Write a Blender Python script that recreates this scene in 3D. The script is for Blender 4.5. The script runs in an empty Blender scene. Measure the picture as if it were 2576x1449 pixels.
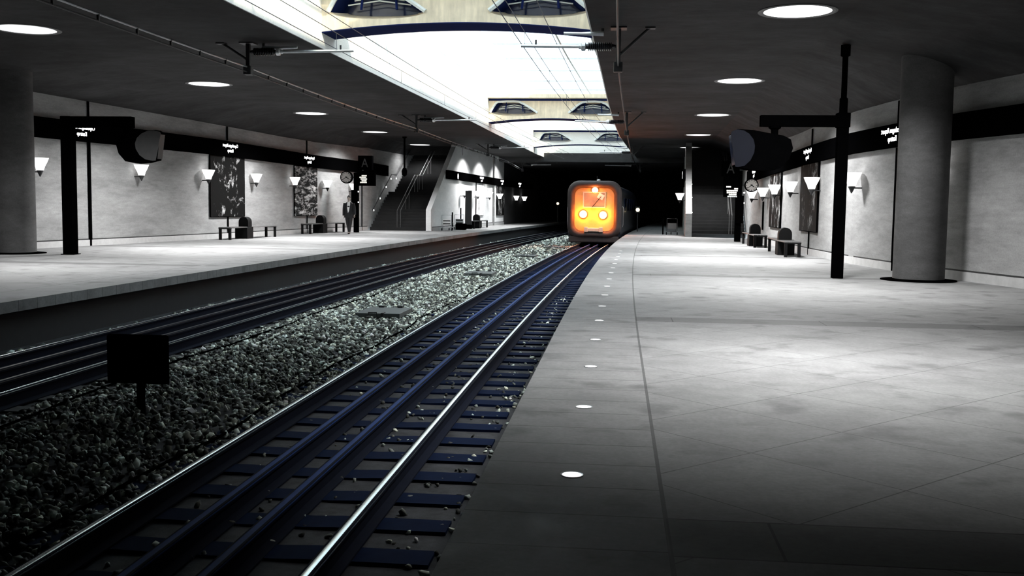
import bpy, bmesh, math, random
import numpy as np
from mathutils import Vector, Matrix
random.seed(7); rng = np.random.default_rng(7)
SC = bpy.context.scene
COL = SC.collection
PI = math.pi

# ------------------------------------------------------------------ camera
CAM_H = 1.45
cd = bpy.data.cameras.new('camera'); cam = bpy.data.objects.new('camera', cd); COL.objects.link(cam)
cd.sensor_width = 36.0; cd.sensor_fit = 'HORIZONTAL'; cd.lens = 2535/2576*36.0
cd.clip_start = 0.05; cd.clip_end = 400
R_ = (Vector((0.99440773, 0.10479734, 0.01306864)), Vector((-0.02152441, 0.07996663, 0.99656512)), Vector((-0.10339232, 0.99127335, -0.08177513)))
cam.matrix_world = Matrix(((R_[0][0], R_[1][0], -R_[2][0], 0), (R_[0][1], R_[1][1], -R_[2][1], 0), (R_[0][2], R_[1][2], -R_[2][2], CAM_H), (0, 0, 0, 1)))
SC.camera = cam
# ------------------------------------------------------------------ sky, sun, exposure
W = bpy.data.worlds.new('sky'); SC.world = W; W.use_nodes = True
wb = W.node_tree.nodes['Background']; wb.inputs[0].default_value = (0.80, 0.93, 1.0, 1); wb.inputs[1].default_value = 3.0
sd = bpy.data.lights.new('sun', 'SUN'); sun = bpy.data.objects.new('sun', sd); COL.objects.link(sun)
sd.energy = 7.0; sd.color = (1.0, 0.86, 0.62); sd.angle = 0.02
sun.location = (20, 0, 30); sun.rotation_euler = Vector((-0.75, 0.42, -0.49)).to_track_quat('-Z', 'Y').to_euler()
SC.view_settings.view_transform = 'Standard'; SC.view_settings.look = 'None'
SC.view_settings.exposure = 0.0; SC.view_settings.gamma = 1.0; SC.view_settings.use_curve_mapping = False
LAMP_W = 900.0        # power of each round ceiling lamp
SCONCE_L = 1.5

# ------------------------------------------------------------------ plan of the station
def S(y): return 0.0006*max(0.0, y-10)**2            # the tracks curve gently to the right
def DS(y): return 2*0.0006*max(0.0, y-10)
def interp(y, ys, xs): return float(np.interp(y, ys, xs))
def WL(y):
    if y > 54: return -13.6 + S(y)-S(54)
    return interp(y, [-6, 15, 20, 24, 28, 32, 36, 42, 48, 54], [-24, -19.2, -18.2, -17.55, -17.0, -16.42, -15.9, -15.25, -14.72, -13.6])
def WR(y):
    if y > 50: return 6.3 + S(y)-S(50)
    return interp(y, [-6, 10, 15, 18, 20, 22.3, 25.4, 28, 33, 42, 48, 50], [15, 10.8, 9.1, 8.25, 7.7, 7.1, 6.55, 6.25, 6.10, 6.12, 6.22, 6.3])
def WL2(y): return -10.1 + S(y)-S(54)
def WR2(y): return 3.3 + S(y)-S(50.5)
def SLL(y): return interp(y, [-6, 17.5, 25, 39, 51, 70, 80], [-7.05, -7.04, -6.86, -6.44, -6.2, -5.75, -5.2])
def SLR(y): return interp(y, [-6, 17.8, 27, 35, 43.7, 52, 67, 80], [-0.68, -0.66, -0.52, -0.42, -0.24, 0.0, 0.8, 1.6])
EDGE_R, EDGE_L = -0.70, -8.55
TRK_R, TRK_L = -2.385, -6.97
RAIL_Z = -0.53
BED = -0.72

# ------------------------------------------------------------------ materials
def newmat(name):
    m = bpy.data.materials.new(name); m.use_nodes = True
    nt = m.node_tree; b = nt.nodes['Principled BSDF']
    return m, nt, b
def mth(nt, op, a, b=None, c=None):
    n = nt.nodes.new('ShaderNodeMath'); n.operation = op
    for i, v in enumerate((a, b, c)):
        if v is None: continue
        if isinstance(v, (int, float)): n.inputs[i].default_value = v
        else: nt.links.new(v, n.inputs[i])
    return n.outputs[0]
def noise(nt, vec, scale, detail=5, rough=0.6):
    n = nt.nodes.new('ShaderNodeTexNoise'); n.inputs['Scale'].default_value = scale
    n.inputs['Detail'].default_value = detail; n.inputs['Roughness'].default_value = rough
    if vec is not None: nt.links.new(vec, n.inputs['Vector'])
    return n.outputs['Fac']
def maprange(nt, v, a, b, c, d):
    n = nt.nodes.new('ShaderNodeMapRange'); n.clamp = True
    for i, x in zip((1, 2, 3, 4), (a, b, c, d)): n.inputs[i].default_value = x
    nt.links.new(v, n.inputs[0]); return n.outputs[0]
def scalecol(nt, col, fac):
    n = nt.nodes.new('ShaderNodeVectorMath'); n.operation = 'SCALE'; n.inputs[0].default_value = col[:3]
    nt.links.new(fac, n.inputs['Scale']); return n.outputs[0]
def coords(nt, kind='Object', sc=(1, 1, 1)):
    t = nt.nodes.new('ShaderNodeTexCoord')
    mp = nt.nodes.new('ShaderNodeMapping'); mp.inputs['Scale'].default_value = sc
    nt.links.new(t.outputs[kind], mp.inputs[0]); return mp.outputs[0]
def position(nt):
    g = nt.nodes.new('ShaderNodeNewGeometry'); return g.outputs['Position']
def mapped(nt, v, sc):
    mp = nt.nodes.new('ShaderNodeMapping'); mp.inputs['Scale'].default_value = sc; nt.links.new(v, mp.inputs[0]); return mp.outputs[0]
def plain(name, col, rough=0.6, metal=0.0, var=0.12, sc=6.0, spec=0.5, bump=0.0):
    m, nt, b = newmat(name)
    b.inputs['Roughness'].default_value = rough; b.inputs['Metallic'].default_value = metal
    b.inputs['Specular IOR Level'].default_value = spec
    if var:
        f = noise(nt, coords(nt), sc)
        nt.links.new(scalecol(nt, col, maprange(nt, f, 0.25, 0.75, 1-var, 1+var)), b.inputs['Base Color'])
        if bump:
            bp = nt.nodes.new('ShaderNodeBump'); bp.inputs['Strength'].default_value = bump; nt.links.new(f, bp.inputs['Height']); nt.links.new(bp.outputs[0], b.inputs['Normal'])
    else: b.inputs['Base Color'].default_value = (*col, 1)
    return m
def glow(name, col, strength, base=(0.8, 0.8, 0.8)):
    m, nt, b = newmat(name)
    b.inputs['Base Color'].default_value = (*base, 1)
    b.inputs['Emission Color'].default_value = (*col, 1); b.inputs['Emission Strength'].default_value = strength
    return m
def concrete(name, col, var=0.35, sc=(0.5, 0.5, 1.6), rough=0.85, fine=9.0, spec=0.3):
    m, nt, b = newmat(name)
    p = position(nt)
    a = noise(nt, mapped(nt, p, sc), 1.0, 6, 0.65)
    c = noise(nt, mapped(nt, p, (sc[0]*3, sc[1]*3, sc[2]*4)), fine*0.25, 8, 0.7)
    g = noise(nt, p, fine*4, 3, 0.6)
    f = mth(nt, 'MULTIPLY', maprange(nt, a, 0.3, 0.7, 1-var, 1+var*0.6), maprange(nt, c, 0.3, 0.7, 1-var*0.45, 1+var*0.35))
    f = mth(nt, 'MULTIPLY', f, maprange(nt, g, 0.3, 0.7, 0.88, 1.1))
    nt.links.new(scalecol(nt, col, f), b.inputs['Base Color'])
    b.inputs['Roughness'].default_value = rough; b.inputs['Specular IOR Level'].default_value = spec
    bp = nt.nodes.new('ShaderNodeBump'); bp.inputs['Strength'].default_value = 0.12; bp.inputs['Distance'].default_value = 0.02
    nt.links.new(g, bp.inputs['Height']); nt.links.new(bp.outputs[0], b.inputs['Normal'])
    return m
def paving(name, side):
    """stone platform paving: edge slabs, cross bands and diagonal slabs, all as joints and dirt in the stone"""
    m, nt, b = newmat(name)
    p = position(nt); sp = nt.nodes.new('ShaderNodeSeparateXYZ'); nt.links.new(p, sp.inputs[0])
    x, y = sp.outputs[0], sp.outputs[1]
    t = mth(nt, 'MAXIMUM', mth(nt, 'SUBTRACT', y, 10.0), 0.0)
    xx = mth(nt, 'SUBTRACT', x, mth(nt, 'MULTIPLY', mth(nt, 'MULTIPLY', t, t), 0.0006))
    if side > 0: inner = mth(nt, 'GREATER_THAN', xx, 0.25); ln = mth(nt, 'ABSOLUTE', mth(nt, 'SUBTRACT', xx, 0.25))
    else: inner = mth(nt, 'LESS_THAN', xx, -9.5); ln = mth(nt, 'ABSOLUTE', mth(nt, 'SUBTRACT', xx, -9.5))
    def joint(v, w): return mth(nt, 'LESS_THAN', v, w)
    def dist(v, per, off):      # distance in metres to the nearest multiple
        q = mth(nt, 'DIVIDE', mth(nt, 'SUBTRACT', v, off), per)
        fr = mth(nt, 'FRACT', mth(nt, 'ADD', q, 100.5))
        return mth(nt, 'MULTIPLY', mth(nt, 'ABSOLUTE', mth(nt, 'SUBTRACT', fr, 0.5)), per)
    slab = mth(nt, 'MULTIPLY', joint(dist(y, 0.47, 4.19), 0.006), mth(nt, 'SUBTRACT', 1.0, inner))
    yb = mth(nt, 'MULTIPLY', mth(nt, 'FRACT', mth(nt, 'ADD', mth(nt, 'DIVIDE', mth(nt, 'SUBTRACT', y, 4.14), 8.72), 10.0)), 8.72)
    band = mth(nt, 'MULTIPLY', mth(nt, 'LESS_THAN', yb, 0.52), inner)
    bedge = mth(nt, 'MULTIPLY', mth(nt, 'MAXIMUM', joint(mth(nt, 'ABSOLUTE', mth(nt, 'SUBTRACT', yb, 0.006)), 0.008), joint(mth(nt, 'ABSOLUTE', mth(nt, 'SUBTRACT', yb, 0.52)), 0.007)), inner)
    bcross = mth(nt, 'MULTIPLY', joint(dist(x, 1.9, 0.72), 0.007), band)
    dia = mth(nt, 'MAXIMUM', joint(dist(mth(nt, 'SUBTRACT', x, y), 1.4, -5.2), 0.006), joint(dist(mth(nt, 'ADD', x, y), 1.33, 6.83), 0.006))
    dia = mth(nt, 'MULTIPLY', dia, mth(nt, 'MULTIPLY', inner, mth(nt, 'SUBTRACT', 1.0, band)))
    j = mth(nt, 'MAXIMUM', mth(nt, 'MAXIMUM', slab, bedge), mth(nt, 'MAXIMUM', mth(nt, 'MAXIMUM', dia, bcross), joint(ln, 0.011)))
    a = noise(nt, p, 0.55, 6, 0.62); c = noise(nt, p, 2.6, 8, 0.72); g = noise(nt, p, 28.0, 4, 0.7)
    sc = noise(nt, mapped(nt, p, (1.2, 1.2, 1)), 1.6, 4, 0.5)      # tread dirt blotches
    f = mth(nt, 'MULTIPLY', maprange(nt, a, 0.3, 0.7, 0.78, 1.15), maprange(nt, c, 0.3, 0.70, 0.70, 1.18))
    f = mth(nt, 'MULTIPLY', f, maprange(nt, g, 0.3, 0.7, 0.86, 1.12))
    f = mth(nt, 'MULTIPLY', f, maprange(nt, sc, 0.56, 0.70, 1.0, 0.60))
    f = mth(nt, 'MULTIPLY', f, mth(nt, 'SUBTRACT', 1.0, mth(nt, 'MULTIPLY', band, 0.42)))
    f = mth(nt, 'MULTIPLY', f, mth(nt, 'SUBTRACT', 1.0, mth(nt, 'MULTIPLY', j, 0.62)))
    nt.links.new(scalecol(nt, (0.225, 0.225, 0.225), f), b.inputs['Base Color'])
    nt.links.new(maprange(nt, c, 0.3, 0.7, 0.62, 0.80), b.inputs['Roughness']); b.inputs['Specular IOR Level'].default_value = 0.35
    bp = nt.nodes.new('ShaderNodeBump'); bp.inputs['Strength'].default_value = 0.10; bp.inputs['Distance'].default_value = 0.01
    nt.links.new(g, bp.inputs['Height']); nt.links.new(bp.outputs[0], b.inputs['Normal'])
    return m
def artpaint(name, seed, lo, hi, stretch, dark=(0.0025, 0.0025, 0.0025), lite=(0.62, 0.62, 0.62), warp=1.5):
    m, nt, b = newmat(name)
    v = coords(nt, 'Object', stretch)
    n1 = nt.nodes.new('ShaderNodeTexNoise'); n1.inputs['Scale'].default_value = 1.3; n1.inputs['Detail'].default_value = 3
    ad = nt.nodes.new('ShaderNodeVectorMath'); ad.operation = 'ADD'; ad.inputs[1].default_value = (seed*3.1, seed*1.7, seed)
    nt.links.new(v, ad.inputs[0]); nt.links.new(ad.outputs[0], n1.inputs['Vector'])
    mx = nt.nodes.new('ShaderNodeVectorMath'); mx.operation = 'MULTIPLY_ADD'; mx.inputs[1].default_value = (warp, warp, warp)
    nt.links.new(n1.outputs['Color'], mx.inputs[0]); nt.links.new(ad.outputs[0], mx.inputs[2])
    big = noise(nt, ad.outputs[0], 0.9, 2, 0.5)
    d = noise(nt, mx.outputs[0], 2.6, 7, 0.72)
    f = mth(nt, 'ADD', mth(nt, 'MULTIPLY', d, 0.75), mth(nt, 'MULTIPLY', big, 0.45))
    f = maprange(nt, f, lo, hi, 0.0, 1.0)
    mix = nt.nodes.new('ShaderNodeMix'); mix.data_type = 'RGBA'; mix.inputs[6].default_value = (*dark, 1); mix.inputs[7].default_value = (*lite, 1)
    nt.links.new(f, mix.inputs[0]); nt.links.new(mix.outputs[2], b.inputs['Base Color'])
    b.inputs['Roughness'].default_value = 0.8; b.inputs['Specular IOR Level'].default_value = 0.1
    return m
def clearglass(name):
    m = bpy.data.materials.new(name); m.use_nodes = True; nt = m.node_tree; nt.nodes.clear()
    o = nt.nodes.new('ShaderNodeOutputMaterial'); mx = nt.nodes.new('ShaderNodeMixShader'); mx.inputs[0].default_value = 0.06
    tr = nt.nodes.new('ShaderNodeBsdfTransparent'); tr.inputs[0].default_value = (0.95, 0.98, 1, 1)
    gl = nt.nodes.new('ShaderNodeBsdfGlossy'); gl.inputs['Roughness'].default_value = 0.03
    nt.links.new(tr.outputs[0], mx.inputs[1]); nt.links.new(gl.outputs[0], mx.inputs[2]); nt.links.new(mx.outputs[0], o.inputs[0])
    return m
def beamstone(name):
    m, nt, b = newmat(name)
    p = coords(nt)
    a = noise(nt, p, 1.2, 6, 0.65); g = noise(nt, mapped(nt, p, (4, 4, 0.7)), 2.0, 5, 0.6)
    f = mth(nt, 'MULTIPLY', maprange(nt, a, 0.3, 0.7, 0.8, 1.1), maprange(nt, g, 0.3, 0.7, 0.8, 1.08))
    nt.links.new(scalecol(nt, (0.95, 0.83, 0.64), f), b.inputs['Base Color']); b.inputs['Roughness'].default_value = 0.85
    return m

M = dict(
    floor_r=paving('paving right', 1), floor_l=paving('paving left', -1),
    wall=concrete('board marked concrete', (0.285, 0.285, 0.285), 0.36, (0.35, 0.35, 1.3)),
    wall_lit=concrete('wall paled for light', (0.78, 0.78, 0.78), 0.12),
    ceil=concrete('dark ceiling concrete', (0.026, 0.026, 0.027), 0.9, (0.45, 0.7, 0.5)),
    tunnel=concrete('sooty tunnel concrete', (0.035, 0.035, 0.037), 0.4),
    shaft=concrete('pale shaft concrete', (0.88, 0.87, 0.84), 0.08),
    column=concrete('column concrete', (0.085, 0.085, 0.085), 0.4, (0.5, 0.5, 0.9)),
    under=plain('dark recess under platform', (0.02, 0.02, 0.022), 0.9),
    lip=concrete('edge block concrete', (0.20, 0.30, 0.30), 0.35),
    bed=concrete('ballast fines', (0.045, 0.047, 0.052), 0.6, (6, 6, 6), fine=30),
    base=plain('pale skirting stone', (0.42, 0.42, 0.42), 0.6), groove=plain('dark groove', (0.02, 0.02, 0.02), 0.9),
    black=plain('black enamel', (0.0008, 0.0008, 0.0009), 0.6, 0.0, 0.2, spec=0.0), blackmat=plain('black matt paint', (0.0008, 0.0008, 0.0009), 0.85, spec=0.0),
    iron=plain('dark painted iron', (0.03, 0.03, 0.032), 0.5, 0.3),
    steel=plain('worn rail steel', (0.66, 0.74, 0.78), 0.27, 1.0, 0.08, 12), railside=plain('rail web rust', (0.008, 0.011, 0.022), 0.9, spec=0.1),
    guard=plain('blue lit guard rail top', (0.016, 0.050, 0.19), 0.75, 0.0, 0.2, spec=0.15), guard_dark=plain('dark guard rail steel', (0.014, 0.014, 0.015), 0.5, 0.3), sleeper_dark=plain('dark concrete sleeper', (0.06, 0.06, 0.06), 0.8, 0, 0.25), sleeper=plain('blue grey concrete sleeper', (0.0045, 0.011, 0.036), 0.9, 0, 0.25, spec=0.05),
    galv=plain('galvanised steel', (0.45, 0.46, 0.47), 0.35, 0.9), bright=plain('bright aluminium tube', (0.86, 0.88, 0.9), 0.3, 0.6),
    porcelain=plain('brown black insulator', (0.02, 0.02, 0.024), 0.25), copper=plain('copper wire', (0.10, 0.11, 0.13), 0.5, 0.6),
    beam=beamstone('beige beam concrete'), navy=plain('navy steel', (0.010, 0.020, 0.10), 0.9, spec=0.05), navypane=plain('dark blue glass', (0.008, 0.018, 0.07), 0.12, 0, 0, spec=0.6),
    frame=plain('white window frame', (0.8, 0.85, 0.85), 0.5), glass=clearglass('clear roof glass'),
    lamp=glow('ceiling lamp diffuser', (1, 1, 1), 1.6), lampdim=glow('worn lamp diffuser', (1, 1, 1), 0.86), rim=plain('lamp rim', (0.10, 0.10, 0.10), 0.5),
    shade=glow('opal glass lit', (1.0, 0.99, 0.97), SCONCE_L), bulb=glow('glowing bulb glass', (1, 1, 1), 3.0), shade_hot=glow('bright opal glass', (1, 1, 1), 5.0), text=glow('lit sign lettering', (1, 1, 1), 3.2),
    display=glow('lit display rows', (1.0, 0.97, 0.86), 0.85), displaydim=glow('dim display row', (0.42, 0.52, 0.48), 0.5), lettera=plain('grey painted letter', (0.04, 0.04, 0.04), 0.6),
    stud=glow('lit edge stud', (1, 1, 1), 1.6), step_lamp=glow('lit step lamp', (1, 1, 1), 4.5),
    dial=plain('clock dial', (0.62, 0.58, 0.55), 0.5), monface=plain('blue grey monitor cheek', (0.0040, 0.0048, 0.0085), 0.7, spec=0.1), mongrey=plain('dark grey monitor cheek', (0.075, 0.075, 0.076), 0.6), bench=plain('dark bench slats', (0.004, 0.004, 0.0042), 0.7, spec=0.1),
    seat=plain('worn bench seat', (0.075, 0.075, 0.075), 0.45), stairs=concrete('dark granite steps', (0.013, 0.013, 0.0135), 0.4, (2, 2, 2), rough=0.6), hand=plain('stainless handrail', (0.22, 0.22, 0.22), 0.4, 0.7),
    lid=plain('steel lid', (0.075, 0.085, 0.085), 0.6), paper=plain('white scrap', (0.95, 0.95, 0.95), 0.6, 0, 0.05),
    skin=plain('skin', (0.55, 0.47, 0.42), 0.6), suit=plain('black suit cloth', (0.010, 0.010, 0.012), 0.85), trouser=plain('dark trousers', (0.016, 0.016, 0.018), 0.85), shirt=plain('white shirt', (0.85, 0.85, 0.85), 0.8), hair=plain('short grey hair', (0.09, 0.09, 0.09), 0.7), shoe=plain('black shoes', (0.008, 0.008, 0.008), 0.35),
    tbody=plain('train side metal', (0.018, 0.020, 0.030), 0.30, 0.3), rubber=plain('train rubber ring', (0.055, 0.045, 0.045), 0.6, 0, 0.2, spec=0.2), tface=plain('train front panel', (0.62, 0.40, 0.15), 0.6), twin=plain('cab window glass', (0.30, 0.28, 0.25), 0.1), tmetal=plain('coupler metal', (0.7, 0.65, 0.55), 0.4, 0.3),
    thead=glow('headlight glass', (1.0, 0.93, 0.72), 60.0), amber=glow('amber tunnel signal', (1.0, 0.82, 0.5), 2.2), cartpanel=plain('white cart panel', (0.75, 0.75, 0.75), 0.5), info=plain('dark grey totem', (0.045, 0.045, 0.045), 0.6),
)

# ------------------------------------------------------------------ mesh builder
class MB:
    def __init__(s): s.v = []; s.f = []
    def add(s, vs, fs):
        o = len(s.v); s.v += [tuple(v) for v in vs]; s.f += [tuple(i+o for i in f) for f in fs]; return s
    def box(s, x0, x1, y0, y1, z0, z1, b=0.0, rot=None, pivot=None):
        if b <= 0:
            vs = [(x, y, z) for z in (z0, z1) for y in (y0, y1) for x in (x0, x1)]
            fs = [(0, 2, 3, 1), (4, 5, 7, 6), (0, 1, 5, 4), (2, 6, 7, 3), (0, 4, 6, 2), (1, 3, 7, 5)]
        else:
            bm = bmesh.new(); bmesh.ops.create_cube(bm, size=1.0)
            for v in bm.verts: v.co = Vector(((x0+x1)/2+v.co.x*(x1-x0), (y0+y1)/2+v.co.y*(y1-y0), (z0+z1)/2+v.co.z*(z1-z0)))
            bmesh.ops.bevel(bm, geom=bm.edges[:], offset=b, segments=2, affect='EDGES', profile=0.6)
            bm.verts.index_update(); vs = [v.co.copy() for v in bm.verts]; fs = [tuple(v.index for v in f.verts) for f in bm.faces]; bm.free()
        if rot:
            Mx = Matrix.Rotation(rot[0], 4, rot[1]); pv = Vector(pivot)
            vs = [Mx @ (Vector(v)-pv)+pv for v in vs]
        return s.add(vs, fs)
    def tube(s, pts, r, n=8, caps=True):
        """round bar through a list of points; r is one radius or one per point"""
        pts = [Vector(p) for p in pts]; rs = r if isinstance(r, (list, tuple)) else [r]*len(pts)
        vs = []; up = None
        for i, p in enumerate(pts):
            d = (pts[min(i+1, len(pts)-1)]-pts[max(i-1, 0)]).normalized()
            if up is None: up = Vector((0, 0, 1)) if abs(d.z) < 0.9 else Vector((1, 0, 0))
            a = d.cross(up).normalized(); c = a.cross(d).normalized(); up = c
            for k in range(n):
                t = 2*PI*k/n; vs.append(p+a*math.cos(t)*rs[i]+c*math.sin(t)*rs[i])
        fs = [(i*n+k, i*n+(k+1) % n, (i+1)*n+(k+1) % n, (i+1)*n+k) for i in range(len(pts)-1) for k in range(n)]
        if caps: fs += [tuple(range(n-1, -1, -1)), tuple((len(pts)-1)*n+k for k in range(n))]
        return s.add(vs, fs)
    def lathe(s, prof, n=24, c=(0, 0, 0), axis='Z', cap=True):
        vs = []
        for (r, h) in prof:
            for k in range(n):
                t = 2*PI*k/n; a, b = r*math.cos(t), r*math.sin(t)
                q = (a, b, h) if axis == 'Z' else ((h, a, b) if axis == 'X' else (a, h, b))
                vs.append((c[0]+q[0], c[1]+q[1], c[2]+q[2]))
        fs = [(i*n+k, i*n+(k+1) % n, (i+1)*n+(k+1) % n, (i+1)*n+k) for i in range(len(prof)-1) for k in range(n)]
        if cap: fs += [tuple(range(n-1, -1, -1)), tuple((len(prof)-1)*n+k for k in range(n))]
        return s.add(vs, fs)
    def prism(s, poly, a, b, axis='Y'):
        """polygon in the two other axes, extruded from a to b"""
        n = len(poly); q = {'Y': lambda p, t: (p[0], t, p[1]), 'X': lambda p, t: (t, p[0], p[1]), 'Z': lambda p, t: (p[0], p[1], t)}[axis]
        vs = [q(p, a) for p in poly]+[q(p, b) for p in poly]
        fs = [tuple(range(n)), tuple(range(2*n-1, n-1, -1))]+[(i, n+i, n+(i+1) % n, (i+1) % n) for i in range(n)]
        return s.add(vs, fs)
    def sweep(s, prof, ys, fx, fz=lambda y: 0.0, closed=True, caps=True):
        """profile (x,z) carried along y with a sideways shift"""
        n = len(prof); vs = [(p[0]+fx(y), y, p[1]+fz(y)) for y in ys for p in prof]
        m = n if closed else n-1
        fs = [(i*n+k, i*n+(k+1) % n, (i+1)*n+(k+1) % n, (i+1)*n+k) for i in range(len(ys)-1) for k in range(m)]
        if caps and closed: fs += [tuple(range(n)), tuple((len(ys)-1)*n+k for k in range(n-1, -1, -1))]
        return s.add(vs, fs)
    def loft(s, rings, caps=True):
        n = len(rings[0]); vs = [p for r in rings for p in r]
        fs = [(i*n+k, i*n+(k+1) % n, (i+1)*n+(k+1) % n, (i+1)*n+k) for i in range(len(rings)-1) for k in range(n)]
        if caps: fs += [tuple(range(n-1, -1, -1)), tuple((len(rings)-1)*n+k for k in range(n))]
        return s.add(vs, fs)
    def xform(s, Mx): s.v = [tuple(Mx @ Vector(v)) for v in s.v]; return s
    def build(s, name, m, parent=None, smooth=False, local=False, fixn=True):
        me = bpy.data.meshes.new(name)
        vs = [Vector(v) for v in s.v]
        o = bpy.data.objects.new(name, me); COL.objects.link(o)
        if parent is not None:
            o.parent = parent
            if not local:
                top = parent; chain = []
                while top: chain.append(top); top = top.parent
                mw = Matrix.Identity(4)
                for q in reversed(chain): mw = mw @ Matrix.LocRotScale(q.location, q.rotation_euler, q.scale)
                inv = mw.inverted(); vs = [inv @ v for v in vs]
        elif not local:
            xs = [v.x for v in vs]; ys = [v.y for v in vs]; zs = [v.z for v in vs]
            c = Vector(((min(xs)+max(xs))/2, (min(ys)+max(ys))/2, min(zs))); o.location = c; vs = [v-c for v in vs]
        me.from_pydata(vs, [], s.f); me.update()
        if fixn:
            bm = bmesh.new(); bm.from_mesh(me); bmesh.ops.recalc_face_normals(bm, faces=bm.faces[:]); bm.to_mesh(me); bm.free()
        if smooth:
            me.polygons.foreach_set('use_smooth', [True]*len(me.polygons))
            try: me.set_sharp_from_angle(angle=0.7)
            except Exception: pass
        me.materials.append(M[m] if isinstance(m, str) else m)
        return o
def tag(o, label, cat, group=None, kind=None):
    if label: o['label'] = label
    if cat: o['category'] = cat
    if group: o['group'] = group
    if kind: o['kind'] = kind
    return o
def thing(name, label, cat, loc, rz=0.0, group=None):
    o = bpy.data.objects.new(name, None); COL.objects.link(o); o.empty_display_size = 0.2
    o.location = loc; o.rotation_euler = (0, 0, rz); return tag(o, label, cat, group)
def struct(o): o['kind'] = 'structure'; return o
def dup(root, loc, rz=None, label=None, group=None):
    def cp(o, par):
        c = o.copy(); COL.objects.link(c); c.parent = par
        for ch in [q for q in o.children]: cp(ch, c)
        return c
    r = cp(root, None); r.location = loc
    if rz is not None: r.rotation_euler = (0, 0, rz)
    if label: r['label'] = label
    if group: r['group'] = group
    return r
def text_mesh(txt, size):
    cu = bpy.data.curves.new('t', 'FONT'); cu.body = txt; cu.size = size; cu.align_x = 'CENTER'; cu.extrude = 0.004; cu.resolution_u = 3
    o = bpy.data.objects.new('t', cu); COL.objects.link(o)
    dg = bpy.context.evaluated_depsgraph_get(); me = bpy.data.meshes.new_from_object(o.evaluated_get(dg))
    vs = [v.co.copy() for v in me.vertices]; fs = [tuple(p.vertices) for p in me.polygons]
    bpy.data.objects.remove(o); bpy.data.curves.remove(cu); bpy.data.meshes.remove(me)
    return vs, fs
def holed(outer, holes, depth):
    """plate with openings, in x-z, from y=0 to y=depth"""
    cu = bpy.data.curves.new('h', 'CURVE'); cu.dimensions = '2D'; cu.fill_mode = 'BOTH'; cu.extrude = depth/2
    for poly in [outer]+holes:
        sp = cu.splines.new('POLY'); sp.points.add(len(poly)-1); sp.use_cyclic_u = True
        for p, q in zip(sp.points, poly): p.co = (q[0], q[1], 0, 1)
    o = bpy.data.objects.new('h', cu); COL.objects.link(o)
    dg = bpy.context.evaluated_depsgraph_get(); me = bpy.data.meshes.new_from_object(o.evaluated_get(dg))
    vs = [Vector((v.co.x, depth/2-v.co.z, v.co.y)) for v in me.vertices]; fs = [tuple(p.vertices) for p in me.polygons]
    bpy.data.objects.remove(o); bpy.data.curves.remove(cu); bpy.data.meshes.remove(me)
    return vs, fs
def yr(a, b, st): return [a+(b-a)*i/max(1, round((b-a)/st)) for i in range(max(1, round((b-a)/st))+1)]
# ------------------------------------------------------------------ the setting
YS = yr(-6, 118, 2.0)
def slab(name, y0, y1, fa, fb, z0, z1, m, st=1.5):
    """floor-like slab between two side lines"""
    b = MB(); ys = yr(y0, y1, st); rings = []
    for y in ys: rings.append([(fa(y), y, z1), (fb(y), y, z1), (fb(y), y, z0), (fa(y), y, z0)])
    return struct(b.loft(rings).build(name, m))
def upright(name, y0, y1, fa, fb, z0, ztop, m, st=1.5, extra=()):
    b = MB(); ys = sorted(set(yr(y0, y1, st)) | set(extra)); rings = []
    for y in ys: rings.append([(fa(y), y, z0), (fb(y), y, z0), (fb(y), y, ztop(y)), (fa(y), y, ztop(y))])
    return struct(b.loft(rings).build(name, m))
eR = lambda y: EDGE_R+S(y)
eL = lambda y: EDGE_L+S(y)
inR = lambda y: WR(y)+0.3 if y < 50.5 else WR2(y)+0.2
inL = lambda y: WL(y)-0.3 if y < 54 else WL2(y)-0.2
slab('floor', -6, 118, eR, inR, -0.16, 0.0, 'floor_r')
slab('floor', -6, 118, eL, inL, -0.16, 0.0, 'floor_l')
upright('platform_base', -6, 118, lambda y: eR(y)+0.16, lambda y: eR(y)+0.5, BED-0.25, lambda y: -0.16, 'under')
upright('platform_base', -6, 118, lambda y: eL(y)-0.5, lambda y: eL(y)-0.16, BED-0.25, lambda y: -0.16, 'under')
slab('track_bed', -6, 118, lambda y: eL(y)-0.3, lambda y: eR(y)+0.3, BED-0.25, BED, 'bed')
wall_kw = dict(st=1.0)
upright('wall_left', -6, 72, lambda y: WL(y)-0.4, WL, -0.2, lambda y: 8.5, 'wall', **wall_kw)
upright('wall_right', -6, 72, WR, lambda y: WR(y)+0.4, -0.2, lambda y: 8.5, 'wall', **wall_kw)
def zt2(y0):
    def f(y):
        t = y-y0
        return 1.15+t*0.62 if t < 6.2 else (5.3 if y < 62.3 else 8.5)
    return f
upright('wall_left', 54, 76, lambda y: WL2(y)-0.28, WL2, -0.1, zt2(54), 'wall_lit', st=1.0, extra=(60.2, 60.25, 62.3, 62.35))  # paler copy of the wall, stronger light put into its colour
upright('wall_right', 50.5, 76, WR2, lambda y: WR2(y)+0.32, -0.1, zt2(50.5), 'wall', st=1.0, extra=(56.7, 56.75, 62.3, 62.35))
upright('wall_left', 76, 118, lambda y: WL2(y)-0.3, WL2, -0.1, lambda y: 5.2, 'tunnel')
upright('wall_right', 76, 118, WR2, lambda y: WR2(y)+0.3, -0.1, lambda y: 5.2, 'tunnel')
struct(MB().box(-26, 18, 117.5, 118.2, -1.2, 5.4).build('wall_back', 'tunnel'))
struct(MB().box(-26, 18, -6.6, -6.0, -1.2, 8.5).build('wall_front', 'wall'))
struct(MB().box(-18, WL2(72)+0.1, 71.8, 72.2, -0.2, 8.6).build('wall_back', 'wall'))
struct(MB().box(WR2(72)-0.1, 12, 71.8, 72.2, -0.2, 8.6).build('wall_back', 'wall'))
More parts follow.
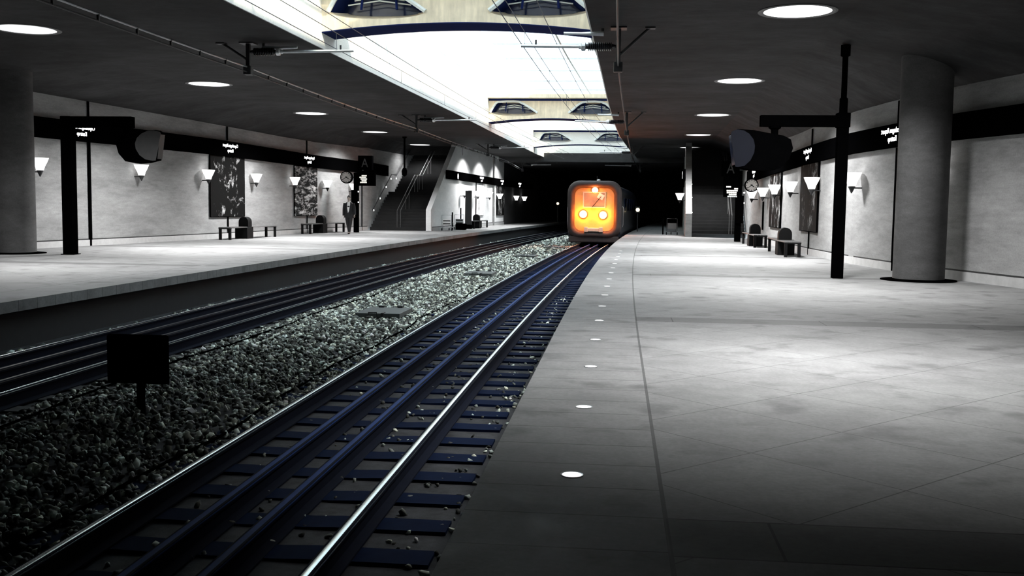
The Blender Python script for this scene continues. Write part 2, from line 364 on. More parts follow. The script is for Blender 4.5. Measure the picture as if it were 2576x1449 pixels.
struct(MB().box(-18, WL2(68)+0.3, 61.9, 72.2, 8.5, 8.8).build('ceiling', 'ceil'))
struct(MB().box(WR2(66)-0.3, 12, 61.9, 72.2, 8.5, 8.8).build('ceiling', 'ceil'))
CZ = 5.0
def flatL(y): return -13.4+0.5*S(y)
def flatR(y): return 4.05+0.7*S(y)
def ztL(y): return interp(y, [-6, 28, 44, 62], [4.6, 4.54, 4.34, 4.36])
def ztR(y): return interp(y, [-6, 25, 36, 62], [4.1, 4.04, 3.96, 4.2])
b = MB(); rings = []
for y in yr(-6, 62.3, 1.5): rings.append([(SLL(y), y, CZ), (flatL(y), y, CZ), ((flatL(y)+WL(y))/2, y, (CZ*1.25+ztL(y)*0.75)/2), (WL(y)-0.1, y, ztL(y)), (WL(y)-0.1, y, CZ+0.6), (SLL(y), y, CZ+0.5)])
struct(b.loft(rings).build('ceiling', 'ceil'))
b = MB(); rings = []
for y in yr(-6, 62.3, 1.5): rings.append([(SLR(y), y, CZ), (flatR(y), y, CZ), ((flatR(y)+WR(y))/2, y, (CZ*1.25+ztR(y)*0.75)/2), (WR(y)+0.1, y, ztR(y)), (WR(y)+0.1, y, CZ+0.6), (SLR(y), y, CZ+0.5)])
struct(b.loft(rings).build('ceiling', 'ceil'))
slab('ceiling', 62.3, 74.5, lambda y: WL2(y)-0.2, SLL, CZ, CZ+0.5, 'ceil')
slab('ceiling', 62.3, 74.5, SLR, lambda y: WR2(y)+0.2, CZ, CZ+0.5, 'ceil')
slab('ceiling', -6, 14.4, lambda y: SLL(y)-0.1, lambda y: SLR(y)+0.1, CZ+0.003, CZ+0.5, 'ceil')  # unseen ceiling added over the slot to darken the near area
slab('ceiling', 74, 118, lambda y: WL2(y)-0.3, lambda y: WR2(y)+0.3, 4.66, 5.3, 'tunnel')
struct(MB().box(WL(62)-0.3, WL2(62), 61.9, 62.3, 4.47, 8.6).build('trim_1', 'ceil'))
struct(MB().box(WR2(62), WR(62)+0.3, 61.9, 62.3, 4.60, 8.6).build('trim_2', 'ceil'))
ROOF = 9.2
upright('light_shaft', 14.3, 74.6, lambda y: SLL(y)-0.3, lambda y: SLL(y)+0.03, CZ+0.002, lambda y: ROOF, 'shaft')
upright('light_shaft', 14.3, 74.6, lambda y: SLR(y)-0.03, lambda y: SLR(y)+0.3, CZ+0.002, lambda y: ROOF, 'shaft')
struct(MB().box(-7.4, -0.3, 14.0, 14.4, CZ, ROOF).build('light_shaft', 'shaft'))  # unseen end wall added where the slot is cut short
struct(MB().box(-6.2, 1.7, 74.3, 74.7, 4.66, ROOF).build('light_shaft', 'shaft'))
def skirting(name, f, sgn, y0, y1):
    upright(name, y0, y1, (lambda y: f(y)) if sgn > 0 else (lambda y: f(y)-0.05), (lambda y: f(y)+0.05) if sgn > 0 else (lambda y: f(y)), 0.0, lambda y: 0.19, 'base', st=1.0)
    upright('trim_3' if sgn > 0 else 'trim_4', y0, y1, (lambda y: f(y)) if sgn > 0 else (lambda y: f(y)-0.012), (lambda y: f(y)+0.012) if sgn > 0 else (lambda y: f(y)), 0.19, lambda y: 0.225, 'groove', st=1.0)
skirting('baseboard_left', WL, 1, -5.5, 53.9)
skirting('baseboard_right', WR, -1, -5.5, 50.4)
skirting('baseboard_left', WL2, 1, 54.2, 76)

# ------------------------------------------------------------------ glazed roof of the light shaft, beams
gr = thing('glazed_roof', 'glazed skylight roof with thin steel bars high above the tracks', 'skylight', (-3.5, 45, ROOF))
b = MB(); rings = []
for y in yr(14.1, 74.7, 2): rings.append([(SLL(y)-0.3, y, ROOF+0.02), (SLR(y)+0.3, y, ROOF+0.02), (SLR(y)+0.3, y, ROOF+0.04), (SLL(y)-0.3, y, ROOF+0.04)])
b.loft(rings).build('pane', 'glass', gr)
for k in range(13):
    y = 15.4+k*4.8; MB().box(SLL(y)-0.25, SLR(y)+0.25, y-0.025, y+0.025, ROOF-0.06, ROOF+0.02).build('glazing_bar', 'galv', gr)
for fx in (0.55, 0.8):
    b = MB(); rings = []
    for y in yr(14.4, 74.5, 3):
        x = SLL(y)*(1-fx)+SLR(y)*fx; rings.append([(x-0.04, y, ROOF-0.16), (x+0.04, y, ROOF-0.16), (x+0.04, y, ROOF-0.1), (x-0.04, y, ROOF-0.1)])
    b.loft(rings).build('purlin', 'galv', gr)

def beam(yb, which, mt='beam'):
    xl, xr = SLL(yb+0.5), SLR(yb+0.5); cx = (xl+xr)/2; hw = (xr-xl)/2
    root = thing('concrete_beam', which, 'beam', (cx, yb, 5.36), 0, 'cross beams of the skylight')
    def zb(t): return 0.0+0.20*(1-t*t)
    N = 24; bot = [(-hw+2*hw*i/N, zb(-1+2*i/N)) for i in range(N+1)]
    outer = bot+[(hw, 1.02), (-hw, 1.02)]
    holes = []; lens = []
    for c, arch in ((-1.86, [(-1.13, 0.46), (-0.99, 0.75), (-0.84, 1.0), (-0.74, 1.055), (-0.3, 1.085), (0.0, 1.09), (0.24, 1.07), (0.55, 0.9), (0.85, 0.68), (1.13, 0.46)]),
                    (1.87, [(-1.14, 0.46), (-0.9, 0.68), (-0.7, 0.9), (-0.5, 1.04), (-0.2, 1.085), (0.1, 1.09), (0.4, 1.06), (0.62, 0.96), (0.9, 0.68), (1.14, 0.46)])):
        arch = [(c+p[0], 0.46+(p[1]-0.46)*0.85) for p in arch]
        K = 12; lo = [(c+1.13*math.cos(PI*k/K)*1.0, 0.46-0.17*math.sin(PI*k/K)) for k in range(1, K)]
        holes.append(arch+lo); lens.append((c, arch, lo))
    vs, fs = holed(outer, holes, 0.14)
    MB().add([(v.x+cx, v.y+yb, v.z+5.36) for v in vs], fs).build('beam_face', mt, root)
    b = MB()
    core = bot+[(hw, 1.02), (-hw, 1.02)]
    b.prism([(p[0]+cx, p[1]+5.36+0.002) for p in core], yb+0.80, yb+1.0)
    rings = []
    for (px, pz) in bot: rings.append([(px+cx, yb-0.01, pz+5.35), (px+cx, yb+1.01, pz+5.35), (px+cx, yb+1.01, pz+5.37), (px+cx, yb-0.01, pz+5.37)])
    MB().loft(rings).build('bottom_flange', 'navy', root)  # navy colour paints the shade under the beam
    b.box(cx-hw, cx+hw, yb+0.14, yb+0.8, 6.33, 6.38)
    b.build('beam_body', mt, root)
    MB().box(cx-hw, cx+hw, yb-0.42, yb+1.1, 6.48, 6.66).build('cornice', mt, root)
    MB().box(cx-hw, cx+hw, yb+0.0, yb+0.9, 6.38, 6.48).build('cornice_shadow', 'navy', root)  # navy strip paints the shadow line under the cornice
    for c, arch, lo in lens:
        fr = MB().tube([(cx+p[0], yb-0.02, 5.36+p[1]) for p in arch], 0.055, 6).build('window_frame', 'frame', root)
        low = [arch[-1]]+lo+[arch[0]]                       # sloping scoop below the window
        b = MB(); n = len(low); rows = 5
        vs = []
        for r in range(rows+1):
            t = r/rows
            for (px, pz) in low:
                q = c+(px-c)*(1-0.25*t); vs.append((cx+q, yb+0.01+0.66*t, 5.36+pz+(0.62-pz)*t**1.2*0.55))
        b.add(vs, [(r*n+k, r*n+k+1, (r+1)*n+k+1, (r+1)*n+k) for r in range(rows) for k in range(n-1)])
        b.build('scoop', mt, root, smooth=True)
        b = MB(); vs = [(cx+p[0], yb+0.12, 5.36+p[1]) for p in arch]+[(cx+c+(p[0]-c)*0.9, yb+0.72, 5.36+p[1]) for p in arch]; n = len(arch)
        b.add(vs, [(k, k+1, n+k+1, n+k) for k in range(n-1)]); b.build('window_reveal', 'navy', root)  # navy of reveal and pane stands in for the unlit recess
        b = MB(); b.add([(cx+p[0], yb+0.70, 5.36+p[1]) for p in arch], [tuple(range(len(arch)))]); b.build('pane', 'navypane', root)
        for hz, hw2 in ((0.86, 0.62), (0.76, 0.78)):
            b = MB(); b.tube([(cx+c-hw2*0.95+0.1*0, yb+0.3, 5.36+hz-0.10), (cx+c, yb+0.3, 5.36+hz), (cx+c+hw2*0.95, yb+0.3, 5.36+hz-0.10)], 0.016, 5); b.build('glazing_bar', 'frame', root)
        for px in (-0.42, 0.42):
            MB().tube([(cx+c+px, yb+0.25, 5.36+0.55), (cx+c+px*0.9, yb+0.28, 5.36+0.97)], 0.03, 6).build('mullion', 'navy', root)
    return root
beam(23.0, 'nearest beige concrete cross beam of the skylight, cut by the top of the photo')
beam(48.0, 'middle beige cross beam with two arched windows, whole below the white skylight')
beam(68.0, 'farthest pale cross beam with arched windows just above the tunnel mouth', 'shaft')  # pale shaft colour stands in for stronger light on this beam

# ------------------------------------------------------------------ tracks
RP = [(-0.036, 0.0), (-0.028, 0.004), (0.028, 0.004), (0.036, 0.0), (0.036, -0.034), (0.009, -0.05), (0.009, -0.135), (0.07, -0.152), (0.07, -0.165), (-0.07, -0.165), (-0.07, -0.152), (-0.009, -0.135), (-0.009, -0.05), (-0.036, -0.034)]
HEAD = [(-0.0375, -0.014), (-0.0365, -0.0065), (-0.019, 0.0035), (-0.010, 0.0062), (0.010, 0.0062), (0.019, 0.0035), (0.0365, -0.0065), (0.0375, -0.014)]
RY = yr(-3, 117, 1.0)
def rail(x0, label, running, grp, gm='guard'):
    b = MB(); fx = lambda y: x0+S(y)
    if running:
        b.sweep(RP, RY, fx, lambda y: RAIL_Z); o = b.build('running_rail', 'railside'); tag(o, label, 'rail', grp)
        b = MB(); b.sweep(HEAD, RY, fx, lambda y: RAIL_Z+0.0005); h = b.build('rail_head', 'steel', o, smooth=True); h['label'] = 'polished rail head'
    else:
        b.sweep([(p[0]*1.05, p[1]) for p in RP], RY, fx, lambda y: RAIL_Z-0.02); o = b.build('guard_rail', 'railside'); tag(o, label, 'rail', grp)
        b = MB(); b.sweep([(p[0]*1.1, p[1]) for p in HEAD], RY, fx, lambda y: RAIL_Z-0.0195); b.build('rail_head', gm, o, smooth=True)['label'] = 'blue tinted head' if gm == 'guard' else 'dark head'  # blue head paints the lit top strip over near-black sides
rail(TRK_R+0.765, 'bright running rail nearest the right platform edge', True, 'rails of the near track')
rail(TRK_R-0.765, 'bright running rail of the near track beside the gravel strip', True, 'rails of the near track')
rail(TRK_R+0.21, 'blue guard rail inside the near track, right one of the pair', False, 'rails of the near track')
rail(TRK_R-0.21, 'blue guard rail inside the near track, left one of the pair', False, 'rails of the near track')
rail(TRK_L+0.74, 'dark running rail of the far track beside the gravel strip', True, 'rails of the far track')
rail(TRK_L-0.74, 'dark running rail closest to the left platform', True, 'rails of the far track')
rail(TRK_L+0.24, 'dark guard rail inside the far track, right one of the pair', False, 'rails of the far track', 'guard_dark')
rail(TRK_L-0.24, 'dark guard rail inside the far track, left one of the pair', False, 'rails of the far track', 'guard_dark')
def sleeper_mesh():
    b = MB(); prof = [(-0.14, -0.10), (0.14, -0.10), (0.125, 0.012), (-0.125, 0.012)]
    rings = []
    for x in (-1.3, -0.55, -0.35, 0.35, 0.55, 1.3):
        dz = 0.0 if abs(x) > 0.5 else -0.008; rings.append([(x, p[0], p[1]+(dz if p[1] > 0 else 0)) for p in prof])
    return b.loft(rings)
def sleepers(x0, y0, y1, label, grp, m='sleeper'):
    proto = None; y = y0
    while y < y1:
        if proto is None:
            proto = sleeper_mesh().build('sleeper', m, local=True); tag(proto, label, 'sleeper', grp); o = proto
        else: o = proto.copy(); COL.objects.link(o)
        o.location = (x0+S(y), y, BED+0.012); o.rotation_euler = (0, 0, -math.atan(DS(y))); y += 0.61
sleepers(TRK_R, 3.46, 53.0, 'bluish concrete sleeper crossing under the near track on the right', 'sleepers of the near track')
sleepers(TRK_L, 8.4, 66.0, 'dark concrete sleeper crossing under the far track on the left', 'sleepers of the far track', 'sleeper_dark')
# ballast stones
def ballast():
    t = (1+5**0.5)/2
    iv = np.array([(-1, t, 0), (1, t, 0), (-1, -t, 0), (1, -t, 0), (0, -1, t), (0, 1, t), (0, -1, -t), (0, 1, -t), (t, 0, -1), (t, 0, 1), (-t, 0, -1), (-t, 0, 1)], float); iv /= np.linalg.norm(iv[0])
    it = np.array([(0, 11, 5), (0, 5, 1), (0, 1, 7), (0, 7, 10), (0, 10, 11), (1, 5, 9), (5, 11, 4), (11, 10, 2), (10, 7, 6), (7, 1, 8), (3, 9, 4), (3, 4, 2), (3, 2, 6), (3, 6, 8), (3, 8, 9), (4, 9, 5), (2, 4, 11), (6, 2, 10), (8, 6, 7), (9, 8, 1)])
    pts = []
    def zone(xa, xb, ya, yb, dens, r, keep=1.0):
        n = int((xb-xa)*(yb-ya)*dens); y = rng.uniform(ya, yb, n); x = rng.uniform(xa, xb, n)+0.0006*np.maximum(0, y-10)**2
        pts.append(np.stack([x, y, r*rng.uniform(0.6, 1.35, n)], 1))
    zone(-6.05, -3.35, 4, 14, 240, 0.030); zone(-6.05, -3.35, 14, 26, 300, 0.032); zone(-6.05, -3.35, 26, 44, 150, 0.042); zone(-6.05, -3.35, 44, 72, 60, 0.060)
    zone(-8.4, -7.9, 9, 30, 220, 0.034); zone(-8.4, -7.9, 30, 60, 90, 0.05)
    zone(-3.0, -1.75, 4, 20, 16, 0.022); zone(-1.5, -0.72, 4, 24, 30, 0.022); zone(-7.6, -6.3, 8, 30, 40, 0.03)
    P = np.concatenate(pts); n = len(P)
    # random rotations, squashed lumps
    q = rng.normal(size=(n, 4)); q /= np.linalg.norm(q, axis=1)[:, None]; w, x, y, z = q.T
    Rm = np.stack([1-2*(y*y+z*z), 2*(x*y-z*w), 2*(x*z+y*w), 2*(x*y+z*w), 1-2*(x*x+z*z), 2*(y*z-x*w), 2*(x*z-y*w), 2*(y*z+x*w), 1-2*(x*x+y*y)], 1).reshape(n, 3, 3)
    sc = rng.uniform(0.45, 1.35, (n, 1, 3)); jit = rng.uniform(0.55, 1.35, (n, 12, 1))
    V = np.einsum('nij,nkj->nki', Rm, iv[None]*jit*sc)*P[:, 2][:, None, None]
    hump = 0.05*np.exp(-((P[:, 0]-0.0006*np.maximum(0, P[:, 1]-10)**2+4.6)/0.9)**2)
    V += np.stack([P[:, 0], P[:, 1], BED+P[:, 2]*0.45+hump*rng.uniform(0.2, 1, n)], 1)[:, None, :]
    F = (it[None]+(np.arange(n)*12)[:, None, None]).reshape(-1, 3)
    me = bpy.data.meshes.new('ballast_gravel'); me.vertices.add(n*12); me.vertices.foreach_set('co', (V.reshape(-1, 3)-np.array((-4.6, 30, BED))).ravel())
    me.loops.add(len(F)*3); me.loops.foreach_set('vertex_index', F.ravel().astype(np.int32))
    me.polygons.add(len(F)); me.polygons.foreach_set('loop_start', np.arange(0, len(F)*3, 3, dtype=np.int32)); me.update(calc_edges=True); me.validate()
    base = 0.03+0.97*rng.random(n)**3.4; tint = rng.uniform(-1, 1, n)
    col = np.stack([base*(1.12+0.06*tint), base*(1.24), base*(1.10-0.08*tint), np.ones(n)], 1); col[rng.random(n) < 0.02, :3] = 0.85
    ca = me.color_attributes.new('stone', 'FLOAT_COLOR', 'POINT'); ca.data.foreach_set('color', np.repeat(col, 12, 0).ravel().astype(np.float32))
    m, nt, bs = newmat('grey green ballast stone'); a = nt.nodes.new('ShaderNodeAttribute'); a.attribute_name = 'stone'
    nt.links.new(a.outputs['Color'], bs.inputs['Base Color']); bs.inputs['Roughness'].default_value = 0.75; me.materials.append(m)
    o = bpy.data.objects.new('ballast_gravel', me); COL.objects.link(o); o.location = (-4.6, 30, BED)
    tag(o, 'grey green ballast gravel filling the strip between and beside the tracks', 'gravel', None, 'stuff')
ballast()
def cable(name, x0, z, label, y0=3, y1=60, r=0.014, wob=0.05):
    pts = [(x0+S(y)+wob*math.sin(y*0.9)+wob*0.6*math.sin(y*2.3), y, z) for y in yr(y0, y1, 0.7)]
    tag(MB().tube(pts, r, 6).build(name, 'blackmat', smooth=True), label, 'cable')
cable('track_cable', -3.62, BED+0.05, 'thin black cable lying along the gravel beside the near track')
cable('track_cable', -5.75, BED+0.05, 'thin black cable lying on the gravel beside the far track', 8)
cable('track_cable', -0.86, BED+0.03, 'thin cable at the foot of the right platform edge', 3, 40, 0.012, 0.03)
# steel lids between the tracks
def lid(loc, rz):
    r = thing('inspection_lid', '', 'lid', loc, rz)
    MB().box(-0.42, 0.42, -0.55, 0.55, 0.0, 0.085, 0.012).build('lid_plate', 'lid', r, local=True)
    MB().tube([(-0.16, -0.57, 0.03), (-0.16, -0.60, 0.10), (0.0, -0.61, 0.105), (0.0, -0.57, 0.03)], 0.012, 6).build('handle', 'iron', r, local=True)
    MB().box(0.07, 0.12, -0.58, -0.40, 0.02, 0.095).build('hasp', 'iron', r, local=True)
    for sx in (-0.17, 0.2): MB().box(sx-0.05, sx+0.05, 0.48, 0.56, 0.08, 0.12).build('hinge', 'iron', r, local=True)
    return r
lids = [((-4.40, 18.75), 'grey steel lid with handle lying on the gravel, the nearest one'), ((-4.1, 30.1), 'second nearest steel lid on the gravel strip'), ((-3.72, 41.2), 'thin dark lid on the gravel, third from the camera'), ((-3.2, 50.6), 'small dark lid on the gravel left of the train'), ((-2.75, 59.0), 'farthest tiny lid on the gravel beside the train')]
L0 = lid((-4.4, 18.75, BED+0.06), 0.0); L0['label'] = lids[0][1]; L0['group'] = 'steel lids on the gravel'
for (p, l) in lids[1:]: dup(L0, (p[0], p[1], BED+0.06), -math.atan(DS(p[1])), l)
for (x, y, z, s, l) in ((-4.24, 9.6, BED+0.07, 1.0, 'white paper scrap on the dark gravel in the foreground'), (-8.1, 16.2, BED+0.06, 0.9, 'white paper scrap on the gravel under the left platform')):
    b = MB(); b.add([(-0.06*s, -0.03*s, 0), (0.0, -0.035*s, 0.02), (0.065*s, -0.02*s, 0.0), (0.06*s, 0.03*s, 0.01), (0.0, 0.025*s, 0.03), (-0.06*s, 0.03*s, 0.005)], [(0, 1, 4, 5), (1, 2, 3, 4)])
    o = b.build('paper_scrap', 'paper', local=True); o.location = (x, y, z); o.rotation_euler = (0.1, 0.25, -0.4); tag(o, l, 'litter', 'paper scraps')
    md = o.modifiers.new('thick', 'SOLIDIFY'); md.thickness = 0.004
# board on a post between the tracks, seen from behind
r = thing('track_marker_sign', 'black square sign board on a post between the tracks, seen from behind', 'sign', (-4.75, 9.6, BED))
MB().box(-4.785, -4.715, 9.57, 9.63, BED, 0.08, 0.008).build('post', 'black', r)
MB().box(-5.07, -4.43, 9.53, 9.57, -0.38, 0.115, 0.03).build('board', 'black', r)
MB().box(-4.9, -4.6, 9.565, 9.60, -0.14, -0.08).build('clamp', 'iron', r)
# ------------------------------------------------------------------ ceiling lamps
lampsL = [(-12.44, 20.31), (-12.43, 29.83), (-12.27, 39.53), (-12.13, 49.65), (-11.93, 60.01)]
lampsR = [(3.13, 18.92), (3.28, 29.02), (3.51, 39.57), (3.8, 50.3), (4.16, 60.91)]
def ceil_lamp(loc, label, dim=False, power=None, spread=138):
    r = thing('ceiling_lamp', label, 'lamp', loc, 0, 'round recessed ceiling lamps')
    MB().lathe([(0.60, -0.012), (0.66, -0.02), (0.70, -0.012), (0.70, 0.02), (0.60, 0.02)], 40, cap=False).build('rim', 'rim', r, local=True)
    MB().lathe([(0.0, -0.006), (0.605, -0.006)], 40, cap=False).build('diffuser', 'lampdim' if dim else 'lamp', r, local=True)
    ld = bpy.data.lights.new('area_light', 'AREA'); ld.shape = 'DISK'; ld.size = 1.1; ld.energy = power or LAMP_W*(0.5 if dim else (0.12 if loc[1] > 55 else 0.55 if loc[1] > 45 else 0.6 if loc[1] < 25 else 1.0)); ld.spread = math.radians(spread)
    lo = bpy.data.objects.new('area_light', ld); COL.objects.link(lo); lo.location = (loc[0], loc[1], loc[2]-0.03)
    return r
words = ['nearest', 'second', 'third', 'fourth', 'farthest']
for side, ls in (('left', lampsL), ('right', lampsR)):
    for i, (x, y) in enumerate(ls):
        lab = f'{words[i]} round white lamp in the ceiling over the {side} platform' if i else f'large round lamp near the top corner, {words[0]} over the {side} platform'
        ceil_lamp((x, y, CZ), lab, side == 'left' and i == 0)

for y in (62.0, 67.0, 72.5):      # added unseen lights without fixtures, brightening the wall past the left stairs
    ld = bpy.data.lights.new('area_light', 'AREA'); ld.shape = 'DISK'; ld.size = 0.5; ld.energy = 330; ld.spread = math.radians(132)
    lo = bpy.data.objects.new('area_light', ld); COL.objects.link(lo); lo.location = (WL2(y)+1.6, y, CZ-0.03)
ceil_lamp((1.9, 9.7, CZ), 'added dim round lamp, unseen overhead, brightening the near right platform floor', True, LAMP_W*0.24, 92)  # unseen lamp added to fill the near platform, off the lamp row
# ------------------------------------------------------------------ wall sconces
def sconce(loc, rz, label):
    """loc on the wall at the rim height; local +X points away from the wall"""
    r = thing('wall_sconce', label, 'wall lamp', loc, rz, 'glass cone wall lamps')
    c = 0.27
    MB().lathe([(0.235, 0.0), (0.245, 0.012), (0.20, -0.10), (0.13, -0.24), (0.10, -0.345), (0.085, -0.345), (0.115, -0.24), (0.185, -0.10), (0.225, -0.005)], 24, (c, 0, 0), cap=False).build('shade', 'shade', r, smooth=True, local=True)
    MB().lathe([(0.0, -0.34), (0.075, -0.34), (0.085, -0.22), (0.07, -0.10), (0.0, -0.06)], 16, (c, 0, 0), cap=False).build('bulb', 'bulb', r, smooth=True, local=True)
    MB().lathe([(0.085, -0.345), (0.095, -0.36), (0.06, -0.43), (0.012, -0.53), (0.0, -0.53)], 16, (c, 0, 0)).build('finial', 'iron', r, smooth=True, local=True)
    MB().tube([(0.0, 0, -0.39), (0.14, 0, -0.39), (c, 0, -0.39)], 0.018, 8).build('wall_arm', 'iron', r, local=True)
    return r
SL = [(27.91, 2.63, 'wall sconce half hidden behind the left round column'), (32.78, 2.64, 'lit sconce under the hanging monitor on the left wall'), (37.1, 2.63, 'lit sconce just left of the large dark artwork'), (41.05, 2.61, 'lit sconce just right of the large dark artwork'), (45.0, 2.59, 'lit sconce just left of the rippled artwork'), (48.8, 2.55, 'lit sconce just right of the rippled artwork'), (51.7, 2.45, 'lit sconce below the clock behind the walking man')]
S0 = None
for y, z, l in SL:
    rz = -math.atan((WL(y+0.5)-WL(y-0.5)))
    if S0 is None: S0 = sconce((WL(y), y, z), rz, l)
    else: dup(S0, (WL(y), y, z), rz, l)
SRt = [(22.75, 2.40, 'sconce peeking out behind the right round column'), (27.33, 2.41, 'largest lit sconce, right of the square pole on the right wall'), (31.8, 2.41, 'lit sconce right of the tall dark artwork on the right wall'), (35.44, 2.37, 'lit sconce left of the tall dark artwork on the right wall'), (39.04, 2.34, 'lit sconce between the two artworks of the right wall'), (42.23, 2.28, 'lit sconce left of the narrower artwork on the right wall'), (46.15, 2.24, 'farthest lit sconce below the clock of the right wall')]
for y, z, l in SRt:
    rz = PI-math.atan((WR(y+0.5)-WR(y-0.5))); dup(S0, (WR(y), y, z), rz, l)
S2 = [(61.4, 2.37, 'bright sconce beyond the left stairs, beside the dark totem'), (65.5, 2.34, 'bright sconce between the dark totem and the pale artwork'), (69.4, 2.32, 'bright sconce right of the pale streaked artwork'), (73.1, 2.26, 'bright sconce left of the small dark artwork beyond the stairs'), (79.8, 2.19, 'left one of two sconces at the mouth of the tunnel'), (83.4, 2.17, 'right one of two sconces at the mouth of the tunnel')]
for y, z, l in S2:
    q = dup(S0, (WL2(y), y, z), -math.atan(WL2(y+0.5)-WL2(y-0.5)), l)
    if y < 75:
        for ch in q.children:
            if ch.name.startswith('shade'): ch.data = ch.data.copy(); ch.data.materials[0] = M['shade_hot']
dup(S0, (WR2(54.5), 54.5, 2.2), PI-math.atan(WR2(55)-WR2(54)), 'sconce on the end of the wall left of the right stairs')

# ------------------------------------------------------------------ black sign bands with lit mirrored lettering
T1 = text_mesh('Copenhagen Airport', 0.185); T2 = text_mesh('Kastrup', 0.185)
def band(label, f, sgn, y0, y1, zb, h, signs, cut=None):
    root = thing('sign_band', label, 'sign', (f((y0+y1)/2), (y0+y1)/2, zb((y0+y1)/2)))
    b = MB(); rings = []
    for y in yr(y0, y1, 1.0):
        x = f(y); a, c = (x+0.02, x+0.16) if sgn > 0 else (x-0.16, x-0.02); z = zb(y)
        rings.append([(a, y, z), (c, y, z), (c, y, z+h), (a, y, z+h)])
    b.loft(rings).build('band', 'blackmat', root)
    for (y, kind) in signs:
        P = Vector((f(y)+sgn*0.165, y, zb(y)+h*0.62)); rt = Vector((f(y+0.5)-f(y-0.5), 1, 0)).normalized()*sgn     # reading direction in view
        up = Vector((0, 0, 1)); nrm = Vector((sgn, 0, 0))
        b = MB()
        def put(T, dz, k=1.0):
            vs, fs = T; b.add([P-rt*(v.x*0.80*k)+up*(v.y*k+dz)+nrm*v.z for v in vs], fs)      # the photo shows the lettering mirrored
        if kind == 'text': put(T1, 0.0); put(T2, -0.20)
        else: b.lathe([(0.0, 0.0), (0.16, 0.0), (0.16, 0.02), (0.0, 0.02)], 20, (P.x, P.y, P.z-0.09), axis='X')
        b.build('lettering' if kind == 'text' else 'pictogram', 'text', root)
    return root
zL = lambda y: interp(y, [20, 28, 38, 48, 59], [3.25, 3.25, 3.25, 3.13, 3.02])
zR = lambda y: interp(y, [15, 25, 30, 38, 46, 52], [2.92, 2.95, 2.93, 2.84, 2.73, 2.66])
z2 = lambda y: interp(y, [56, 85], [2.93, 2.84])
band('black sign band with lit lettering along the left wall', WL, 1, 27.0, 57.5, zL, 0.60, [(29.9, 'text'), (39.03, 'text'), (46.95, 'text'), (53.2, 'text')])
band('black sign band with lit lettering along the right wall', WR, -1, 14.0, 50.0, zR, 0.55, [(25.04, 'text'), (33.08, 'text'), (46.6, 'text')])
band('black sign band beyond the left stairs with small lit signs', WL2, 1, 57.4, 88.0, z2, 0.50, [(60.0, 'pict'), (67.2, 'text'), (74.5, 'text'), (81.8, 'text')])
band('black sign band on the wall end left of the right stairs', WR2, -1, 53.0, 75.0, z2, 0.5, [(55.2, 'text')])
# joint strips under the signs
def strip(f, sgn, y, w, label, z0, z1):
    x = f(y)+sgn*0.015; b = MB().box(min(x, x+sgn*0.04), max(x, x+sgn*0.04), y-w/2, y+w/2, z0, z1)
    tag(b.build('joint_strip', 'blackmat'), label, 'wall joint', 'vertical strips over the wall joints')
strip(WL, 1, 30.4, 0.13, 'thick black vertical strip below the sign near the left column', 0.0, 3.25)
strip(WL, 1, 39.03, 0.06, 'thin vertical joint under the large dark artwork', 0.0, 0.86)
strip(WL, 1, 46.95, 0.05, 'thin vertical joint under the rippled artwork', 0.0, 0.86)
strip(WL, 1, 53.2, 0.08, 'thin vertical joint strip right of the left information post', 0.0, 3.05)
strip(WR, -1, 25.04, 0.13, 'thick black vertical strip just left of the right column', 0.0, 2.94)
strip(WR, -1, 33.08, 0.05, 'thin vertical joint under the tall dark artwork on the right', 0.0, 0.8)
strip(WR, -1, 43.9, 0.22, 'dark upright strip above the far right bench', 0.55, 1.75)
for y, f, s_, za, zb_, l in ((30.4, WL, 1, 3.87, 4.52, 'left wall joint above the first lit sign'), (39.03, WL, 1, 3.87, 4.42, 'left wall joint above the second lit sign'), (46.95, WL, 1, 3.76, 4.38, 'left wall joint above the third lit sign'), (25.04, WR, -1, 3.52, 4.05, 'right wall joint above the sign beside the column'), (33.08, WR, -1, 3.46, 3.99, 'right wall joint above the sign over the tall artwork')):
    strip(f, s_, y, 0.07, 'thin dark '+l, za, zb_)

# ------------------------------------------------------------------ artworks
def art(f, sgn, ya, yb, z0, z1, m, label):
    pa, pb = Vector((f(ya), ya, 0)), Vector((f(yb), yb, 0)); c = (pa+pb)/2; d = (pb-pa); w = d.length; ang = math.atan2(d.y, d.x) if sgn > 0 else math.atan2(-d.y, -d.x)
    n = Vector((d.y, -d.x, 0)).normalized()*sgn
    r = thing('wall_artwork', label, 'artwork', (c.x+n.x*0.02, c.y+n.y*0.02, z0), ang, 'abstract panels under the signs')
    MB().box(-w/2, w/2, -0.045, 0.0, 0.0, z1-z0).build('panel', 'blackmat', r, local=True)
    MB().box(-w/2+0.02, w/2-0.02, -0.05, -0.044, 0.02, z1-z0-0.02).build('picture', m, r, local=True)
A1 = artpaint('blotchy black and white painting', 1, 0.63, 0.76, (1.3, 1, 1.1)); A2 = artpaint('rippled black and white painting', 2, 0.58, 0.74, (1.1, 1, 3.2), warp=0.9)
A3 = artpaint('dim blotchy painting', 5, 0.66, 0.86, (1.6, 1, 0.9), lite=(0.42, 0.42, 0.42)); A4 = artpaint('dim streaked painting', 7, 0.66, 0.84, (1.6, 1, 0.8), lite=(0.5, 0.5, 0.5))
A5 = artpaint('pale streaked painting', 9, 0.44, 0.56, (2.4, 1, 0.5), lite=(0.8, 0.8, 0.8)); A6 = artpaint('dark veined painting', 11, 0.62, 0.78, (2.0, 1, 0.9))
art(WL, 1, 37.6, 40.42, 0.84, 3.25, A1, 'large black panel with white blotches on the left wall'); art(WL, 1, 45.42, 48.14, 0.82, 3.15, A2, 'black panel with white ripples left of the clock')
